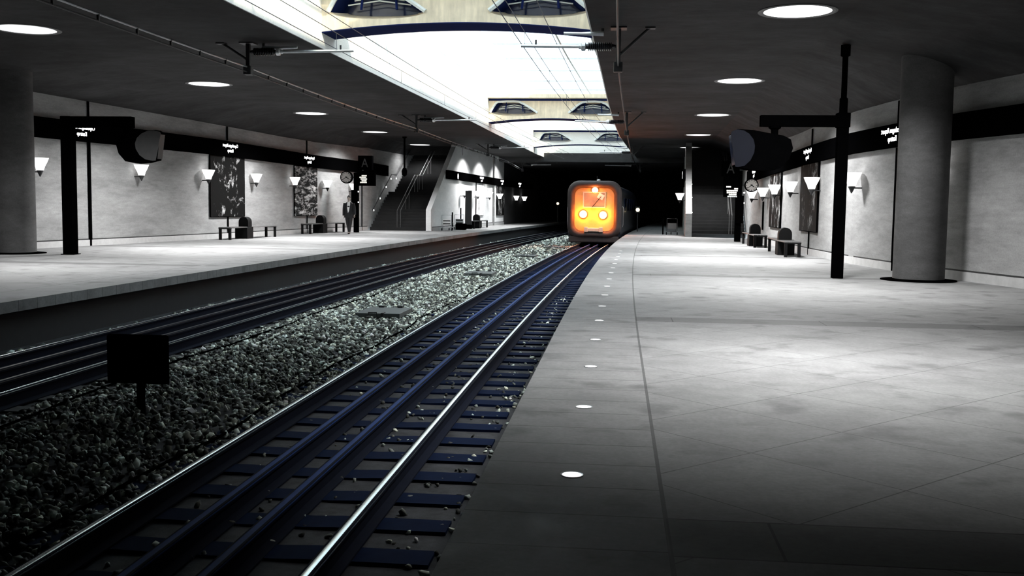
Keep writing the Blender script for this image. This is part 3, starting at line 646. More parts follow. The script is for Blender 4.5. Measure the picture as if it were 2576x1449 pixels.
art(WR, -1, 31.9, 34.7, 0.73, 2.91, A3, 'tall dim dark panel on the right wall beside the pole'); art(WR, -1, 38.9, 41.7, 0.72, 2.82, A4, 'narrower dark panel farther along the right wall')
art(WL2, 1, 66.0, 68.5, 0.74, 2.92, A5, 'pale panel with black streaks beyond the left stairs'); art(WL2, 1, 73.1, 75.9, 0.70, 2.88, A6, 'small dark panel nearest the tunnel on the left')

# ------------------------------------------------------------------ columns
def column(x, y, r_, label):
    r = thing('round_column', label, 'column', (x, y, 0), 0, 'round concrete columns')
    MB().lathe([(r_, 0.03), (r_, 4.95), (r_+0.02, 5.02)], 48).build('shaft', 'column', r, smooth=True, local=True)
    MB().lathe([(r_+0.24, 0.002), (r_+0.24, 0.02), (r_-0.02, 0.04)], 48).build('base_ring', 'blackmat', r, local=True)
column(6.25, 21.75, 0.51, 'thick round concrete column at the right edge'); column(-16.02, 25.4, 0.53, 'thick round concrete column cut by the left edge')

# ------------------------------------------------------------------ monitor poles
def monitor_prof(sx):
    # side outline in (x,z); sx=-1: screen looks toward -x
    cheek = [(0.0, 0.36), (-0.02, 0.30), (0.095, -0.37), (0.16, -0.38), (0.30, -0.35), (0.42, -0.24), (0.495, -0.08), (0.51, 0.06), (0.47, 0.20), (0.38, 0.31), (0.26, 0.38), (0.12, 0.40)]
    body = [(0.02, 0.33), (0.12, -0.36), (0.40, -0.43), (0.75, -0.45), (1.06, -0.40), (1.26, -0.20), (1.33, 0.02), (1.28, 0.20), (1.12, 0.28), (0.8, 0.33), (0.45, 0.39), (0.12, 0.41)]
    if sx > 0: cheek = [(-p[0], p[1]) for p in cheek]; body = [(-p[0], p[1]) for p in body]
    return cheek, body
def monitor(loc, sx, label, depth=0.62, short=1.0, top=0.6, cw=1.0, nx=0.85):
    r = thing('platform_monitor', label, 'monitor', loc, 0, 'hooded monitors hung from the pole arms')
    ck, bd = monitor_prof(sx); ck = [(p[0]*cw, p[1]) for p in ck]; bd = [(p[0]*short if abs(p[0]) > 0.5 else p[0], p[1]) for p in bd]
    MB().prism(bd, 0.02, depth).build('housing', 'black', r, local=True)
    MB().prism(ck, 0.0, 0.025).build('side_cheek', 'monface' if sx < 0 else 'mongrey', r, local=True)['label'] = 'pale side cheek'
    q = -sx; MB().add([(0.0, 0.03, 0.30), (0.0, depth-0.03, 0.30), (-q*-0.085, depth-0.03, -0.33), (-q*-0.085, 0.03, -0.33)] if sx < 0 else [(0.0, 0.03, 0.30), (0.0, depth-0.03, 0.30), (-0.085, depth-0.03, -0.33), (-0.085, 0.03, -0.33)], [(0, 1, 2, 3)]).build('screen', 'navypane' if sx < 0 else 'mongrey', r, local=True)
    MB().lathe([(0.075, 0.22), (0.075, top-0.07), (0.13, top-0.03), (0.13, top)], 16, (nx, depth/2, 0)).build('hanger', 'black', r, local=True)
# right pole
r = thing('monitor_pole', 'black square pole with long arm reaching left, in front of the right column', 'pole', (4.63, 21.9, 0), 0, 'black poles carrying monitors')
MB().box(4.52, 4.74, 21.79, 22.01, 0.0, 3.42, 0.012).build('post', 'black', r); MB().box(4.50, 4.76, 21.77, 22.03, 3.16, 3.46, 0.01).build('arm_socket', 'black', r)
MB().box(2.93, 4.52, 21.80, 22.0, 3.175, 3.41, 0.012).build('arm', 'black', r); MB().lathe([(0.085, 3.44), (0.085, 3.76), (0.06, 3.78), (0.06, 4.62), (0.10, 4.64), (0.10, 4.86)], 16, (4.63, 21.9, 0)).build('ceiling_tube', 'black', r)
monitor((2.32, 21.6, 2.69), -1, 'hooded monitor with blue cheek hanging from the right pole', short=0.95, top=0.485, cw=0.95, nx=0.92)
r = thing('monitor_pole', 'black square pole with short arm beside the left column', 'pole', (-14.42, 25.35, 0), 0, 'black poles carrying monitors')
MB().box(-14.56, -14.28, 25.2, 25.48, 0.0, 3.62, 0.012).build('post', 'black', r); MB().box(-14.28, -12.63, 25.24, 25.46, 3.33, 3.62, 0.012).build('arm', 'black', r); MB().box(-14.60, -14.24, 25.16, 25.52, 0.0, 0.02).build('foot_plate', 'blackmat', r)
monitor((-11.82, 25.15, 2.86), 1, 'hooded monitor with grey cheek hanging over the left platform', short=0.90, depth=0.34, top=0.465, cw=1.32, nx=-0.98)
# ------------------------------------------------------------------ benches
def bench(loc, rz, label):
    r = thing('platform_bench', label, 'bench', loc, rz, 'benches with a central back block')
    MB().box(-0.26, 0.26, -0.26, 0.30, 0.0, 0.44, 0.015).build('pedestal', 'bench', r, local=True)
    arch = [(-0.20, 0.40), (0.20, 0.40)]+[(0.20*math.cos(PI*k/10), 0.66+0.20*math.sin(PI*k/10)) for k in range(11)]
    MB().prism(arch, -0.05, 0.30).build('backrest', 'bench', r, local=True)
    for (a, b_, xo) in ((-1.65, -0.16, -0.02), (0.20, 2.5, 0.05)):
        s = MB()
        for k in range(4): s.box(xo-0.25+k*0.127, xo-0.25+k*0.127+0.118, a, b_, 0.44, 0.475, 0.006)
        s.build('seat', 'seat', r, local=True)
        e = a if a < 0 else b_-0.09
        MB().box(xo-0.25, xo+0.25, e, e+0.09, 0.40, 0.44, 0.005).build('leg_rail', 'bench', r, local=True)
        for xx in (-0.24, 0.15): MB().box(xo+xx, xo+xx+0.09, e, e+0.09, 0.0, 0.41, 0.008).build('leg', 'bench', r, local=True)
    return r
B0 = bench((-14.72, 38.6, 0), -0.07, 'dark bench with arched back block below the large dark artwork')
dup(B0, (-14.25, 47.3, 0), -0.10, 'dark bench with arched back block below the rippled artwork')
dup(B0, (5.26, 32.6, 0), -0.01, 'nearer bench on the right platform, beside the tall artwork')
dup(B0, (5.28, 39.8, 0), 0.0, 'farther bench on the right platform, behind the nearer one')
dup(B0, (-8.80, 62.3, 0), -0.05, 'bench beyond the left stairs, next to the dark totem')

# ------------------------------------------------------------------ information posts: letter A, departure display, clock
TA = text_mesh('A', 0.62)
def info_post(loc, label, cfg):
    x, y, _ = loc; r = thing('information_post', label, 'sign post', loc, 0, 'information posts with letter, display and clock')
    w = cfg['w']; MB().box(x-w, x+w, y-w, y+w, 0.0, cfg['top'], 0.01).build('post', 'black', r)
    for key, nm in (('A', 'letter_board'), ('D', 'departure_display')):
        x0, x1, z0, z1 = cfg[key]; o = MB().box(x+x0, x+x1, y-0.22, y+0.10, z0, z1, 0.012).build(nm, 'black', r)
        if key == 'A':
            vs, fs = TA; cx = x+(x0+x1)/2-0.01; MB().add([(cx+v.x*0.82, y-0.222-v.z, z0+0.14+v.y*1.0) for v in vs], fs).build('letter', 'lettera', o)['label'] = 'grey letter A'
        else:
            b = MB(); b2 = MB(); rows = cfg['rows']; zz = z1-cfg['dz']
            for i, (a, c_) in enumerate(rows):
                bb = b2 if (cfg.get('dim') and i == len(rows)-1) else b
                # short word-like dashes in each row
                u = a
                for k in range(20):
                    if u >= c_-0.02: break
                    l = 0.055+0.04*((k*7+i*3) % 4)/3; bb.box(x+u, x+min(u+l, c_), y-0.227, y-0.221, zz-0.062, zz); u += l+0.012
                zz -= 0.083
            b.build('display_rows', 'display', o)
            if b2.v: b2.build('display_row', 'displaydim', o)
    cx, cz, cr = cfg['C']
    c = MB().lathe([(cr, -0.10), (cr+0.045, -0.10), (cr+0.045, 0.10), (cr, 0.10)], 36, (x+cx, y, cz), axis='Y', cap=False).build('clock', 'black', r, smooth=True)
    MB().lathe([(0.0, -0.085), (cr+0.005, -0.085)], 36, (x+cx, y, cz), axis='Y', cap=False).build('dial', 'dial', c)
    tk = MB()
    for k in range(12):
        t = PI/6*k; q = [(-0.014, cr*0.78), (0.014, cr*0.78), (0.014, cr*0.95), (-0.014, cr*0.95)]
        tk.add([(x+cx+p[0]*math.cos(t)+p[1]*math.sin(t), y-0.09, cz-p[0]*math.sin(t)+p[1]*math.cos(t)) for p in q], [(0, 1, 2, 3)])
    tk.build('hour_marks', 'blackmat', c)
    for nm, t, l, wd in (('hour_hand', math.radians(cfg['hh']), cr*0.55, 0.022), ('minute_hand', math.radians(cfg['mh']), cr*0.88, 0.014)):
        q = [(-wd, -0.05), (wd, -0.05), (wd*0.7, l), (-wd*0.7, l)]
        MB().add([(x+cx+p[0]*math.cos(t)+p[1]*math.sin(t), y-0.094, cz-p[0]*math.sin(t)+p[1]*math.cos(t)) for p in q], [(0, 1, 2, 3)]).build(nm, 'blackmat', c)
    MB().tube([(x, y, cz), (x+cx*(1-cr/abs(cx)), y, cz)], 0.025, 8).build('clock_bracket', 'iron', r)
    z0, z1, pw = cfg['P']
    MB().box(x-pw+cfg['px'], x+pw+cfg['px'], y-0.26, y-w+0.005, z0, z1, 0.015).build('call_box', 'black', r)
    for zz in cfg['L']: MB().lathe([(0.0, 0.0), (0.035, 0.0), (0.035, 0.05), (0, 0.05)], 12, (x+cfg['px']+pw+0.01, y-0.22, zz), axis='Y').build('indicator_lamp', 'text', r)
info_post((-13.05, 49.5, 0), 'black information post with letter A, display and clock beside the walking man', dict(w=0.115, top=2.97, A=(0.14, 0.85, 3.10, 3.81), D=(-0.03, 0.98, 2.32, 2.98), rows=[(0.33, 0.60), (0.22, 0.58), (0.28, 0.60), (0.33, 0.60), (0.25, 0.60)], dz=0.13, C=(-0.49, 2.74, 0.265), hh=125, mh=237, P=(0.72, 2.11, 0.165), px=-0.03, L=(2.03, 1.5)))
info_post((5.17, 44.7, 0), 'black information post with letter A and clock in front of the right stairs', dict(w=0.125, top=3.06, A=(-0.76, -0.01, 2.81, 3.48), D=(-0.65, -0.03, 1.93, 2.80), rows=[(-0.56, -0.36), (-0.22, -0.06), (-0.54, -0.07), (-0.53, -0.09), (-0.44, -0.12), (-0.50, -0.08)], dz=0.40, dim=True, C=(0.53, 2.45, 0.25), hh=125, mh=232, P=(0.8, 2.0, 0.15), px=0.05, L=(2.12, 1.68)))

# ------------------------------------------------------------------ stairs
def stairs(name, label, fl, fr, y0, mirror, lamps):
    root = thing(name, label, 'stairs', ((fl(y0)+fr(y0))/2, y0, 0))
    b = MB(); z = 0.0; y = y0; rise, run = 0.165, 0.30; path = []
    seq = [13, 'L', 22]
    first = True
    for it in seq:
        if it == 'L':
            path.append((y, z)); b.box(fl(y), fr(y), y, y+1.1, z-0.4, z); y += 1.1; path.append((y, z)); continue
        for k in range(it):
            path.append((y, z)); zb = max(-0.02, z-0.5); yy = y+run
            vs = [(fl(y), y, zb), (fr(y), y, zb), (fr(yy), yy+0.02, zb), (fl(yy), yy+0.02, zb), (fl(y), y-0.025, z+rise), (fr(y), y-0.025, z+rise), (fr(yy), yy+0.02, z+rise), (fl(yy), yy+0.02, z+rise)]
            b.add(vs, [(0, 1, 2, 3), (4, 5, 6, 7), (0, 1, 5, 4), (1, 2, 6, 5), (2, 3, 7, 6), (3, 0, 4, 7)]); z += rise; y = yy
    path.append((y, z)); b.build('steps', 'stairs', root)
    ht = lambda t: (fl(t) if not mirror else fr(t))
    def zat(yq): return float(np.interp(yq, [p[0] for p in path], [p[1] for p in path]))
    yL0 = y0+13*run; yL1 = yL0+1.1
    rail_y = [y0+0.2, yL0, yL1, y]
    wallx = (lambda q: fl(q)+0.10) if not mirror else (lambda q: fr(q)-0.10)
    MB().tube([(wallx(q), q, zat(q)+1.0) for q in rail_y], 0.028, 8).build('wall_handrail', 'iron', root)
    for off in ((0.47, 0.53) if not mirror else (0.70, 0.75)):
        fx = lambda q: fl(q)*(1-off)+fr(q)*off
        h = MB().tube([(fx(q), q, zat(q)+0.98) for q in rail_y], 0.019, 8).build('centre_handrail', 'hand', root)
        for q in (rail_y[0], y0+2.0, yL0, yL1, yL1+2, yL1+4): MB().tube([(fx(q), q, zat(q)), (fx(q), q, zat(q)+0.98)], 0.013, 6).build('baluster', 'hand', h)
    for (q, dz) in lamps(y0, yL0, yL1):
        xx = (fl(q)+0.03) if not mirror else (fl(q)+0.03)
        lr = 0.022 if mirror else 0.05
        MB().lathe([(0.0, 0.0), (lr, 0.0), (lr*0.8, lr*0.5), (0.0, lr*0.6)], 16, (xx, q, zat(q)+dz), axis='X').build('step_lamp', 'step_lamp', root)
    return root
stairs('staircase', 'dark staircase with lit left wall and railing behind the walking man', lambda y: WL(y)+0.12, lambda y: WL2(y)-0.28, 54.0, False, lambda a, b, c: [(a+0.6, 0.75), (a+1.8, 0.75), (a+3.0, 0.75), (b+0.1, 0.75), (c+0.1, 0.75), (c+1.8, 0.75), (c+3.9, 0.75)])
stairs('staircase', 'dark staircase behind the right information post, lit at its left side', lambda y: WR2(y)+0.32, lambda y: WR(y)-0.1, 50.6, True, lambda a, b, c: [(a+1.2, 0.55), (a+2.6, 0.55), (b, 0.55), (c+1.2, 0.55), (c+2.6, 0.55), (c+4, 0.55), (c+5.2, 0.55)])
for nm, p, e in (('upper_hall_light_a', (-12.3, 67, 7.6), 7), ('upper_hall_light_b', (5.6, 66, 7.6), 30)):
    l = bpy.data.lights.new('upper hall lamp', 'POINT'); l.energy = e; l.shadow_soft_size = 0.3; o = bpy.data.objects.new('upper_hall_lamp', l); COL.objects.link(o); o.location = p
r = thing('hanging_rod', 'black rod hanging from the ceiling in front of the left stairs', 'hanging rod', (-11.36, 53.0, 2.9))
MB().lathe([(0.05, 3.35), (0.05, 4.9), (0.12, 4.95), (0.12, 5.0)], 12, (-11.36, 53.0, 0)).build('rod', 'black', r); MB().lathe([(0.02, 2.9), (0.13, 2.98), (0.15, 3.2), (0.08, 3.36), (0.05, 3.36)], 16, (-11.36, 53.0, 0)).build('loudspeaker', 'black', r, smooth=True)

# ------------------------------------------------------------------ things beyond the stairs
def cart(loc, rz, label, dark=False):
    r = thing('luggage_cart', label, 'cart', loc, rz, 'luggage carts')
    gm = 'iron' if dark else 'galv'  # dark: silhouette shade put into frame and panel colours
    MB().tube([(-0.27, 0.0, 0.22), (-0.27, -0.05, 0.86), (0.27, -0.05, 0.86), (0.27, 0.0, 0.22)], 0.016, 8).build('handle_frame', gm, r, local=True)
    MB().box(-0.23, 0.23, -0.04, -0.015, 0.30, 0.62, 0.005).build('panel', 'info' if dark else 'cartpanel', r, local=True)
    MB().box(-0.20, 0.20, -0.046, -0.04, 0.35, 0.42).build('panel_stripe', 'info', r, local=True); MB().box(-0.20, 0.20, -0.046, -0.04, 0.51, 0.58).build('panel_stripe', 'info', r, local=True)
    MB().box(-0.24, 0.24, 0.0, 0.85, 0.16, 0.20, 0.01).build('deck', gm, r, local=True)
    MB().tube([(-0.24, 0.85, 0.18), (-0.22, 0.9, 0.42), (0.22, 0.9, 0.42), (0.24, 0.85, 0.18)], 0.014, 8).build('front_hoop', gm, r, local=True)
    for (wx, wy) in ((-0.27, 0.05), (0.27, 0.05), (0.0, 0.78)):
        MB().tube([(wx, wy, 0.17), (wx*1.05, wy, 0.07)], 0.014, 6).build('fork', 'iron', r, local=True); MB().lathe([(0.0, -0.02), (0.07, -0.02), (0.07, 0.02), (0, 0.02)], 16, (wx*1.05, wy, 0.07), axis='X').build('wheel', 'blackmat', r, local=True)
    return r
C0 = cart((-9.45, 55.3, 0), 0.0, 'pale luggage cart nearest the end of the left stairs wall')
dup(C0, (-9.22, 58.3, 0), 0.1, 'luggage cart behind the first one beyond the left stairs')
cart((2.83, 53.9, 0), 0.0, 'luggage cart coloured dark as if in shadow, left of the right stairs', True)
def post(loc, h, label):
    tag(MB().tube([(loc[0], loc[1], 0), (loc[0], loc[1], h)], 0.04, 10).build('short_post', 'black'), label, 'post', 'short posts by the carts')
post((-9.52, 57.6, 0), 1.0, 'thin black post between the two carts on the left'); post((-9.36, 59.7, 0), 1.25, 'thin black post behind the second cart'); post((2.38, 54.4, 0), 0.85, 'short black post left of the dark cart')
r = thing('information_totem', 'tall dark grey totem panel beyond the left stairs', 'totem', (-8.99, 60.3, 0))
MB().box(-9.18, -8.80, 60.2, 60.4, 0.25, 2.30, 0.02).build('panel', 'info', r); MB().box(-9.2, -8.78, 60.15, 60.45, 0.0, 0.25, 0.01).build('plinth', 'blackmat', r)
tag(MB().box(-9.35, -8.75, 57.6, 58.15, 0.0, 0.36, 0.06).build('luggage_bag', 'blackmat'), 'black bags lying in front of the second cart', 'bag')
for (p, s_, l) in (((-5.39, 90.0, 1.66), 0.085, 'small warm signal light left of the train'), ((1.13, 60.0, 1.28), 0.10, 'small warm signal light right of the train')):
    r = thing('tunnel_signal', l, 'signal', p, 0, 'lights in the tunnel mouth')
    MB().box(p[0]-0.14, p[0]+0.14, p[1], p[1]+0.2, p[2]-0.18, p[2]+0.18, 0.02).build('housing', 'iron', r); MB().lathe([(0.0, -0.02), (0.115, -0.02), (0.115, 0.01), (0.0, 0.01)], 16, p, axis='Y').build('lens', 'amber', r); MB().box(p[0]-0.03, p[0]+0.03, p[1]+0.08, p[1]+0.14, 0.0, p[2]-0.15).build('post', 'iron', r)

# ------------------------------------------------------------------ studs in the right platform edge
k = 0; y = 5.36; proto = None
names = ['nearest', 'second nearest', 'third nearest', 'fourth', 'fifth', 'sixth', 'seventh', 'eighth', 'ninth', 'tenth', 'eleventh', 'twelfth', 'thirteenth', 'fourteenth', 'fifteenth', 'sixteenth']
for nme in names:
    if proto is None:
        proto = thing('edge_stud', '', 'floor light', (0, 0, 0), 0, 'lit round studs in the platform edge')
        MB().lathe([(0.052, 0.001), (0.062, 0.003), (0.062, -0.02), (0.052, -0.02)], 28, cap=False).build('ring', 'galv', proto, local=True); MB().lathe([(0.0, 0.004), (0.053, 0.002)], 28, cap=False).build('lens', 'stud', proto, local=True)
        o = proto
    else: o = dup(proto, (0, 0, 0))
    o.location = (-0.22+S(y), y, 0.001); o['label'] = f'white lit stud in the right platform edge, {nme} from the camera'; y += 1.865

# ------------------------------------------------------------------ overhead line: brackets, feeders, wires
def bracket(x, y, sgn, label, rod_len, zrod, zlow, CZ):
    r = thing('catenary_bracket', label, 'bracket', (x, y, CZ), 0, 'overhead line brackets under the ceiling')
    MB().box(x-0.16, x+0.16, y-0.16, y+0.16, CZ-0.03, CZ+0.01).build('ceiling_plate', 'iron', r)
    MB().box(x-0.045, x+0.045, y-0.045, y+0.045, zlow, CZ-0.02, 0.006).build('drop_post', 'iron', r)
    MB().tube([(x, y, zlow+0.32), (x-sgn*0.62, y, CZ)], 0.03, 8).build('brace', 'iron', r); MB().box(x-sgn*0.62-0.1, x-sgn*0.62+0.1, y-0.1, y+0.1, CZ-0.03, CZ+0.005).build('brace_plate', 'iron', r)
    prof = [(0.03, 0.0), (0.045, 0.05)]
    for k in range(12): h = 0.08+k*0.04; prof += [(0.055, h), (0.092, h+0.012), (0.092, h+0.022), (0.055, h+0.032)]
    prof += [(0.05, 0.57), (0.05, 0.60)]
    ins = MB().lathe([(p[0], sgn*p[1]) for p in prof], 16, (x+sgn*0.05, y, zrod), axis='X').build('insulator', 'porcelain', r)
    MB().lathe([(0.06, sgn*0.60), (0.085, sgn*0.61), (0.085, sgn*0.68), (0.05, sgn*0.70), (0.05, sgn*0.74)], 16, (x+sgn*0.05, y, zrod), axis='X').build('end_cap', 'bright', ins)
    xe = x+sgn*(0.75+rod_len); MB().tube([(x+sgn*0.72, y, zrod), (xe, y, zrod+0.02)], 0.034, 10).build('rod', 'bright', r)
    MB().tube([(xe-sgn*0.30, y, zrod+0.01), (xe-sgn*0.30, y, zrod+0.14)], 0.02, 6).build('wire_clamp', 'iron', r)
    MB().box(x-sgn*0.0-0.09, x+0.09, y-0.10, y+0.10, zlow, zlow+0.20, 0.02).build('feeder_clamp', 'iron', r)
    u = MB().tube([(x+sgn*0.30, y+0.1, CZ-0.10), (x+sgn*0.75, y+0.1, CZ-0.10), (x+sgn*1.1, y+0.1, CZ-0.09)], [0.05, 0.03, 0.028], 8).build('upper_tie', 'bright', r)
    MB().tube([(x+sgn*0.32, y+0.1, CZ-0.1), (x+sgn*0.32, y+0.1, CZ)], 0.03, 6).build('tie_hanger', 'iron', r)
brL = [(-8.33, 22.2), (-8.11, 40.1), (-7.67, 59.0), (-7.25, 76.0)]; brR = [(-0.07, 20.5), (0.24, 38.5), (0.76, 60.0), (1.52, 76.0)]
wl = ['nearest bracket of the overhead line on the left, with ribbed insulator and bright rod', 'second bracket on the left ceiling with insulator and rod', 'third small bracket on the left near the skylight end', 'left bracket at the tunnel mouth whose rod shines in the dark']
wr = ['nearest bracket on the right edge of the skylight with dark insulator', 'second bracket on the right edge of the skylight', 'third small bracket at the right skylight end', 'right bracket at the tunnel mouth whose rod shines in the dark']
for (x, y), l in zip(brL, wl): bracket(x, y, 1, l, 1.67 if y < 70 else 1.4, *((4.80, 4.29, CZ) if y < 70 else (4.50, 4.0, 4.66)))
for (x, y), l in zip(brR, wr): bracket(x, y, -1, l, 1.20 if y < 70 else 1.85, *((4.63, 4.12, CZ) if y < 70 else (4.50, 4.0, 4.66)))
def feeder(pts, label, gap, step, zf=4.16):
    root = thing('feeder_cable', label, 'cable', (pts[1][0], pts[1][1], 4.2), 0, 'feeder cables hung from the brackets')
    for dz, mt, rr in ((0.13, 'galv' if gap > 0.1 else 'iron', 0.020), (0.13-gap, 'iron', 0.016)):
        pp = []
        for (xa, ya), (xb, yb_) in zip(pts[:-1], pts[1:]):
            for k in range(9): t = k/8; pp.append((xa+(xb-xa)*t, ya+(yb_-ya)*t, zf+(-0.3 if yb_ > 70 and t > 0.5 else 0)*(2*t-1)+dz-0.10*4*t*(1-t)*0.5))
        MB().tube(pp, rr, 6).build('wire', mt, root)
    for (xa, ya), (xb, yb_) in zip(pts[:-1], pts[1:]):
        n = int((yb_-ya)/step)
        for k in range(1, n): t = k/n; z = zf+(-0.3 if yb_ > 70 and t > 0.5 else 0)*(2*t-1)-0.2*t*(1-t); MB().box(xa+(xb-xa)*t-0.018, xa+(xb-xa)*t+0.018, ya+(yb_-ya)*t-0.018, ya+(yb_-ya)*t+0.018, z+0.12-gap, z+0.15).build('spacer', 'iron', root)
feeder([(-8.36, 3.8)]+brL, 'twin feeder cable with spacers running along the left ceiling', 0.11, 1.25, 4.33)
feeder([(-0.08, 3.0)]+brR, 'feeder cable running along the right edge of the skylight', 0.05, 3.0)
def wires(x0, zc, label):
    root = thing('overhead_wires', label, 'overhead wire', (x0, 4, zc), 0, 'overhead wires of the two tracks')
    ys = yr(14.5, 73.5, 2.0)
    MB().tube([(x0+S(y), y, zc) for y in ys], 0.009, 5).build('contact_wire', 'copper', root)
    for dx in (0.0, 0.6): MB().tube([(x0+dx+S(y), y, zc+0.30+(0.0 if dx else 0.05)) for y in ys if y < 74], 0.008, 5).build('messenger_wire', 'copper', root)
    for y in yr(16, 72, 6.0): MB().tube([(x0+S(y), y, zc), (x0+S(y), y, zc+0.35)], 0.005, 4).build('dropper', 'copper', root)
wires(-6.4, 4.86, 'thin overhead wires above the far track, crossing the white skylight'); wires(-2.2, 4.86, 'thin overhead wires above the near track, crossing the skylight')
for yy in (26.5, 30.5):
    tag(MB().tube([(-4.6, yy, 8.6), (-0.5, yy+0.3, 8.3)], 0.05, 6).build('roof_tie', 'bright'), 'pale tie bar under the glass roof, %s of two' % ('nearer' if yy < 30 else 'farther'), 'tie bar', 'tie bars under the roof')
# ------------------------------------------------------------------ the train
TY = 53.0; TX = TRK_R+S(TY); TA_ = -math.atan(DS(TY))
train = thing('train', 'approaching train with three glowing headlights and rounded rubber framed front', 'train', (TX, TY, RAIL_Z), TA_)
def rr(w, h, r_, z0, n=7, yy=0.0, x0=0.0):
    """rounded rectangle ring in local x-z, z0 = bottom"""
    pts = []
    for (cx, cz, a) in ((w/2-r_, z0+h-r_, 0), (-w/2+r_, z0+h-r_, 90), (-w/2+r_, z0+r_, 180), (w/2-r_, z0+r_, 270)):
        for k in range(n): t = math.radians(a+90*k/(n-1)); pts.append((x0+cx+r_*math.cos(t), yy, cz+r_*math.sin(t)))
    return pts
def body_ring(yy, k=1.0):      # car body section with a shouldered roof
    sec = [(-1.40, 0.35), (-1.43, 1.2), (-1.42, 2.1), (-1.34, 2.65), (-1.12, 3.02), (-0.75, 3.24), (-0.3, 3.33), (0.3, 3.33), (0.75, 3.24), (1.12, 3.02), (1.34, 2.65), (1.42, 2.1), (1.43, 1.2), (1.40, 0.35)]
    return [(p[0]*k, yy, (p[1]-1.6)*k+1.6) for p in sec]
MB().loft([body_ring(0.42, 0.97), body_ring(0.7, 1.0), body_ring(24.0)]).build('car_body', 'tbody', train, smooth=True, local=True)
b = MB(); rg = []
for (yy, gr_, ) in ((0.46, 0.0), (0.30, 0.0), (0.12, -0.03), (0.02, -0.10), (-0.01, -0.20), (0.03, -0.30), (0.12, -0.37), (0.22, -0.40)):
    rg.append(rr(2.84+2*gr_, 3.02+2*gr_, 0.62+gr_*0.6, 0.30-gr_, 8, yy))
b.loft(rg, caps=False).build('rubber_ring', 'rubber', train, smooth=True, local=True)
MB().loft([rr(2.06, 2.24, 0.38, 0.69, 8, 0.19), rr(2.06, 2.24, 0.38, 0.69, 8, 0.30)]).build('front_panel', 'tface', train, local=True)
win = MB().box(-0.55, 0.55, 0.13, 0.20, 1.98, 2.68, 0.02).build('cab_window', 'twin', train, local=True)
fr = MB()
for a in ((-0.60, -0.54, 1.93, 2.73), (0.54, 0.60, 1.93, 2.73), (-0.6, 0.6, 1.90, 1.97), (-0.6, 0.6, 2.68, 2.74)): fr.box(a[0], a[1], 0.11, 0.19, a[2], a[3], 0.008)
fr.build('window_frame', 'tmetal', win, local=True)
MB().tube([(-0.1, 0.10, 1.95), (0.36, 0.09, 2.5)], 0.014, 6).build('wiper', 'blackmat', win, local=True)
MB().box(0.18, 0.50, 0.105, 0.128, 2.36, 2.64, 0.01, rot=(0.5, 'Y'), pivot=(0.34, 0.12, 2.5)).build('sun_visor', 'cartpanel', win, local=True)
for (hx, hz, hr) in ((-0.57, 1.56, 0.17), (0.47, 1.53, 0.17), (0.03, 2.82, 0.14)):
    h = MB().lathe([(hr+0.035, 0.02), (hr+0.035, -0.06), (hr, -0.07), (hr, 0.02)], 24, (hx, 0.17, hz), axis='Y', cap=False).build('headlight', 'tmetal', train, local=True)
    MB().lathe([(0.0, -0.055), (hr, -0.045)], 24, (hx, 0.17, hz), axis='Y', cap=False).build('lens', 'thead', h, local=True)
for hx in (-0.40, 0.38): MB().box(hx-0.10, hx+0.10, -0.04, 0.14, 0.64, 0.90, 0.02).build('buffer_plate', 'tmetal', train, local=True)
MB().box(-0.32, 0.30, -0.02, 0.2, 0.66, 0.86, 0.03).build('coupler', 'tmetal', train, local=True)
MB().box(-1.30, 1.30, 0.08, 0.5, 0.10, 0.42, 0.05).build('snow_plough', 'rubber', train, local=True)
MB().box(-1.25, 1.25, 0.6, 23.5, 0.05, 0.45).build('underframe', 'iron', train, local=True)
MB().lathe([(0.10, 3.28), (0.09, 3.40), (0.0, 3.42)], 12, (0.16, 0.75, 0)).build('roof_horn', 'cartpanel', train, local=True); MB().tube([(0.10, 0.78, 3.3), (0.08, 0.78, 3.58)], 0.022, 6).build('antenna', 'iron', train, local=True)
for sx in (-1, 1): MB().tube([(sx*1.44, 0.95, 0.9), (sx*1.48, 0.95, 1.0), (sx*1.48, 0.95, 1.9), (sx*1.44, 0.95, 2.0)], 0.02, 6).build('handrail', 'galv', train, local=True)
for k in range(5): MB().box(1.40, 1.44, 3.2+k*3.6, 5.3+k*3.6, 1.75, 2.45, 0.01).build('side_window', 'navypane', train, local=True)
for (sx, yy) in ((-1, 3.0), (1, 3.0), (-1, 5.0), (1, 5.0)): MB().lathe([(0.0, -0.06), (0.38, -0.06), (0.40, 0.06), (0.0, 0.06)], 24, (sx*0.75, yy, 0.42), axis='X').build('wheel', 'iron', train, local=True)
cT, sT = math.cos(TA_), math.sin(TA_)
def tw(x, y, z): return (TX+x*cT-y*sT, TY+x*sT+y*cT, RAIL_Z+z)
for (hx, hz, e) in ((-0.57, 1.56, 165), (0.47, 1.53, 165), (0.03, 2.82, 40)):
    l = bpy.data.lights.new('headlight beam', 'POINT'); l.energy = e; l.color = (1.0, 0.19, 0.012); l.shadow_soft_size = 0.10
    o = bpy.data.objects.new('headlight_beam', l); COL.objects.link(o); o.location = tw(hx, -0.09, hz)

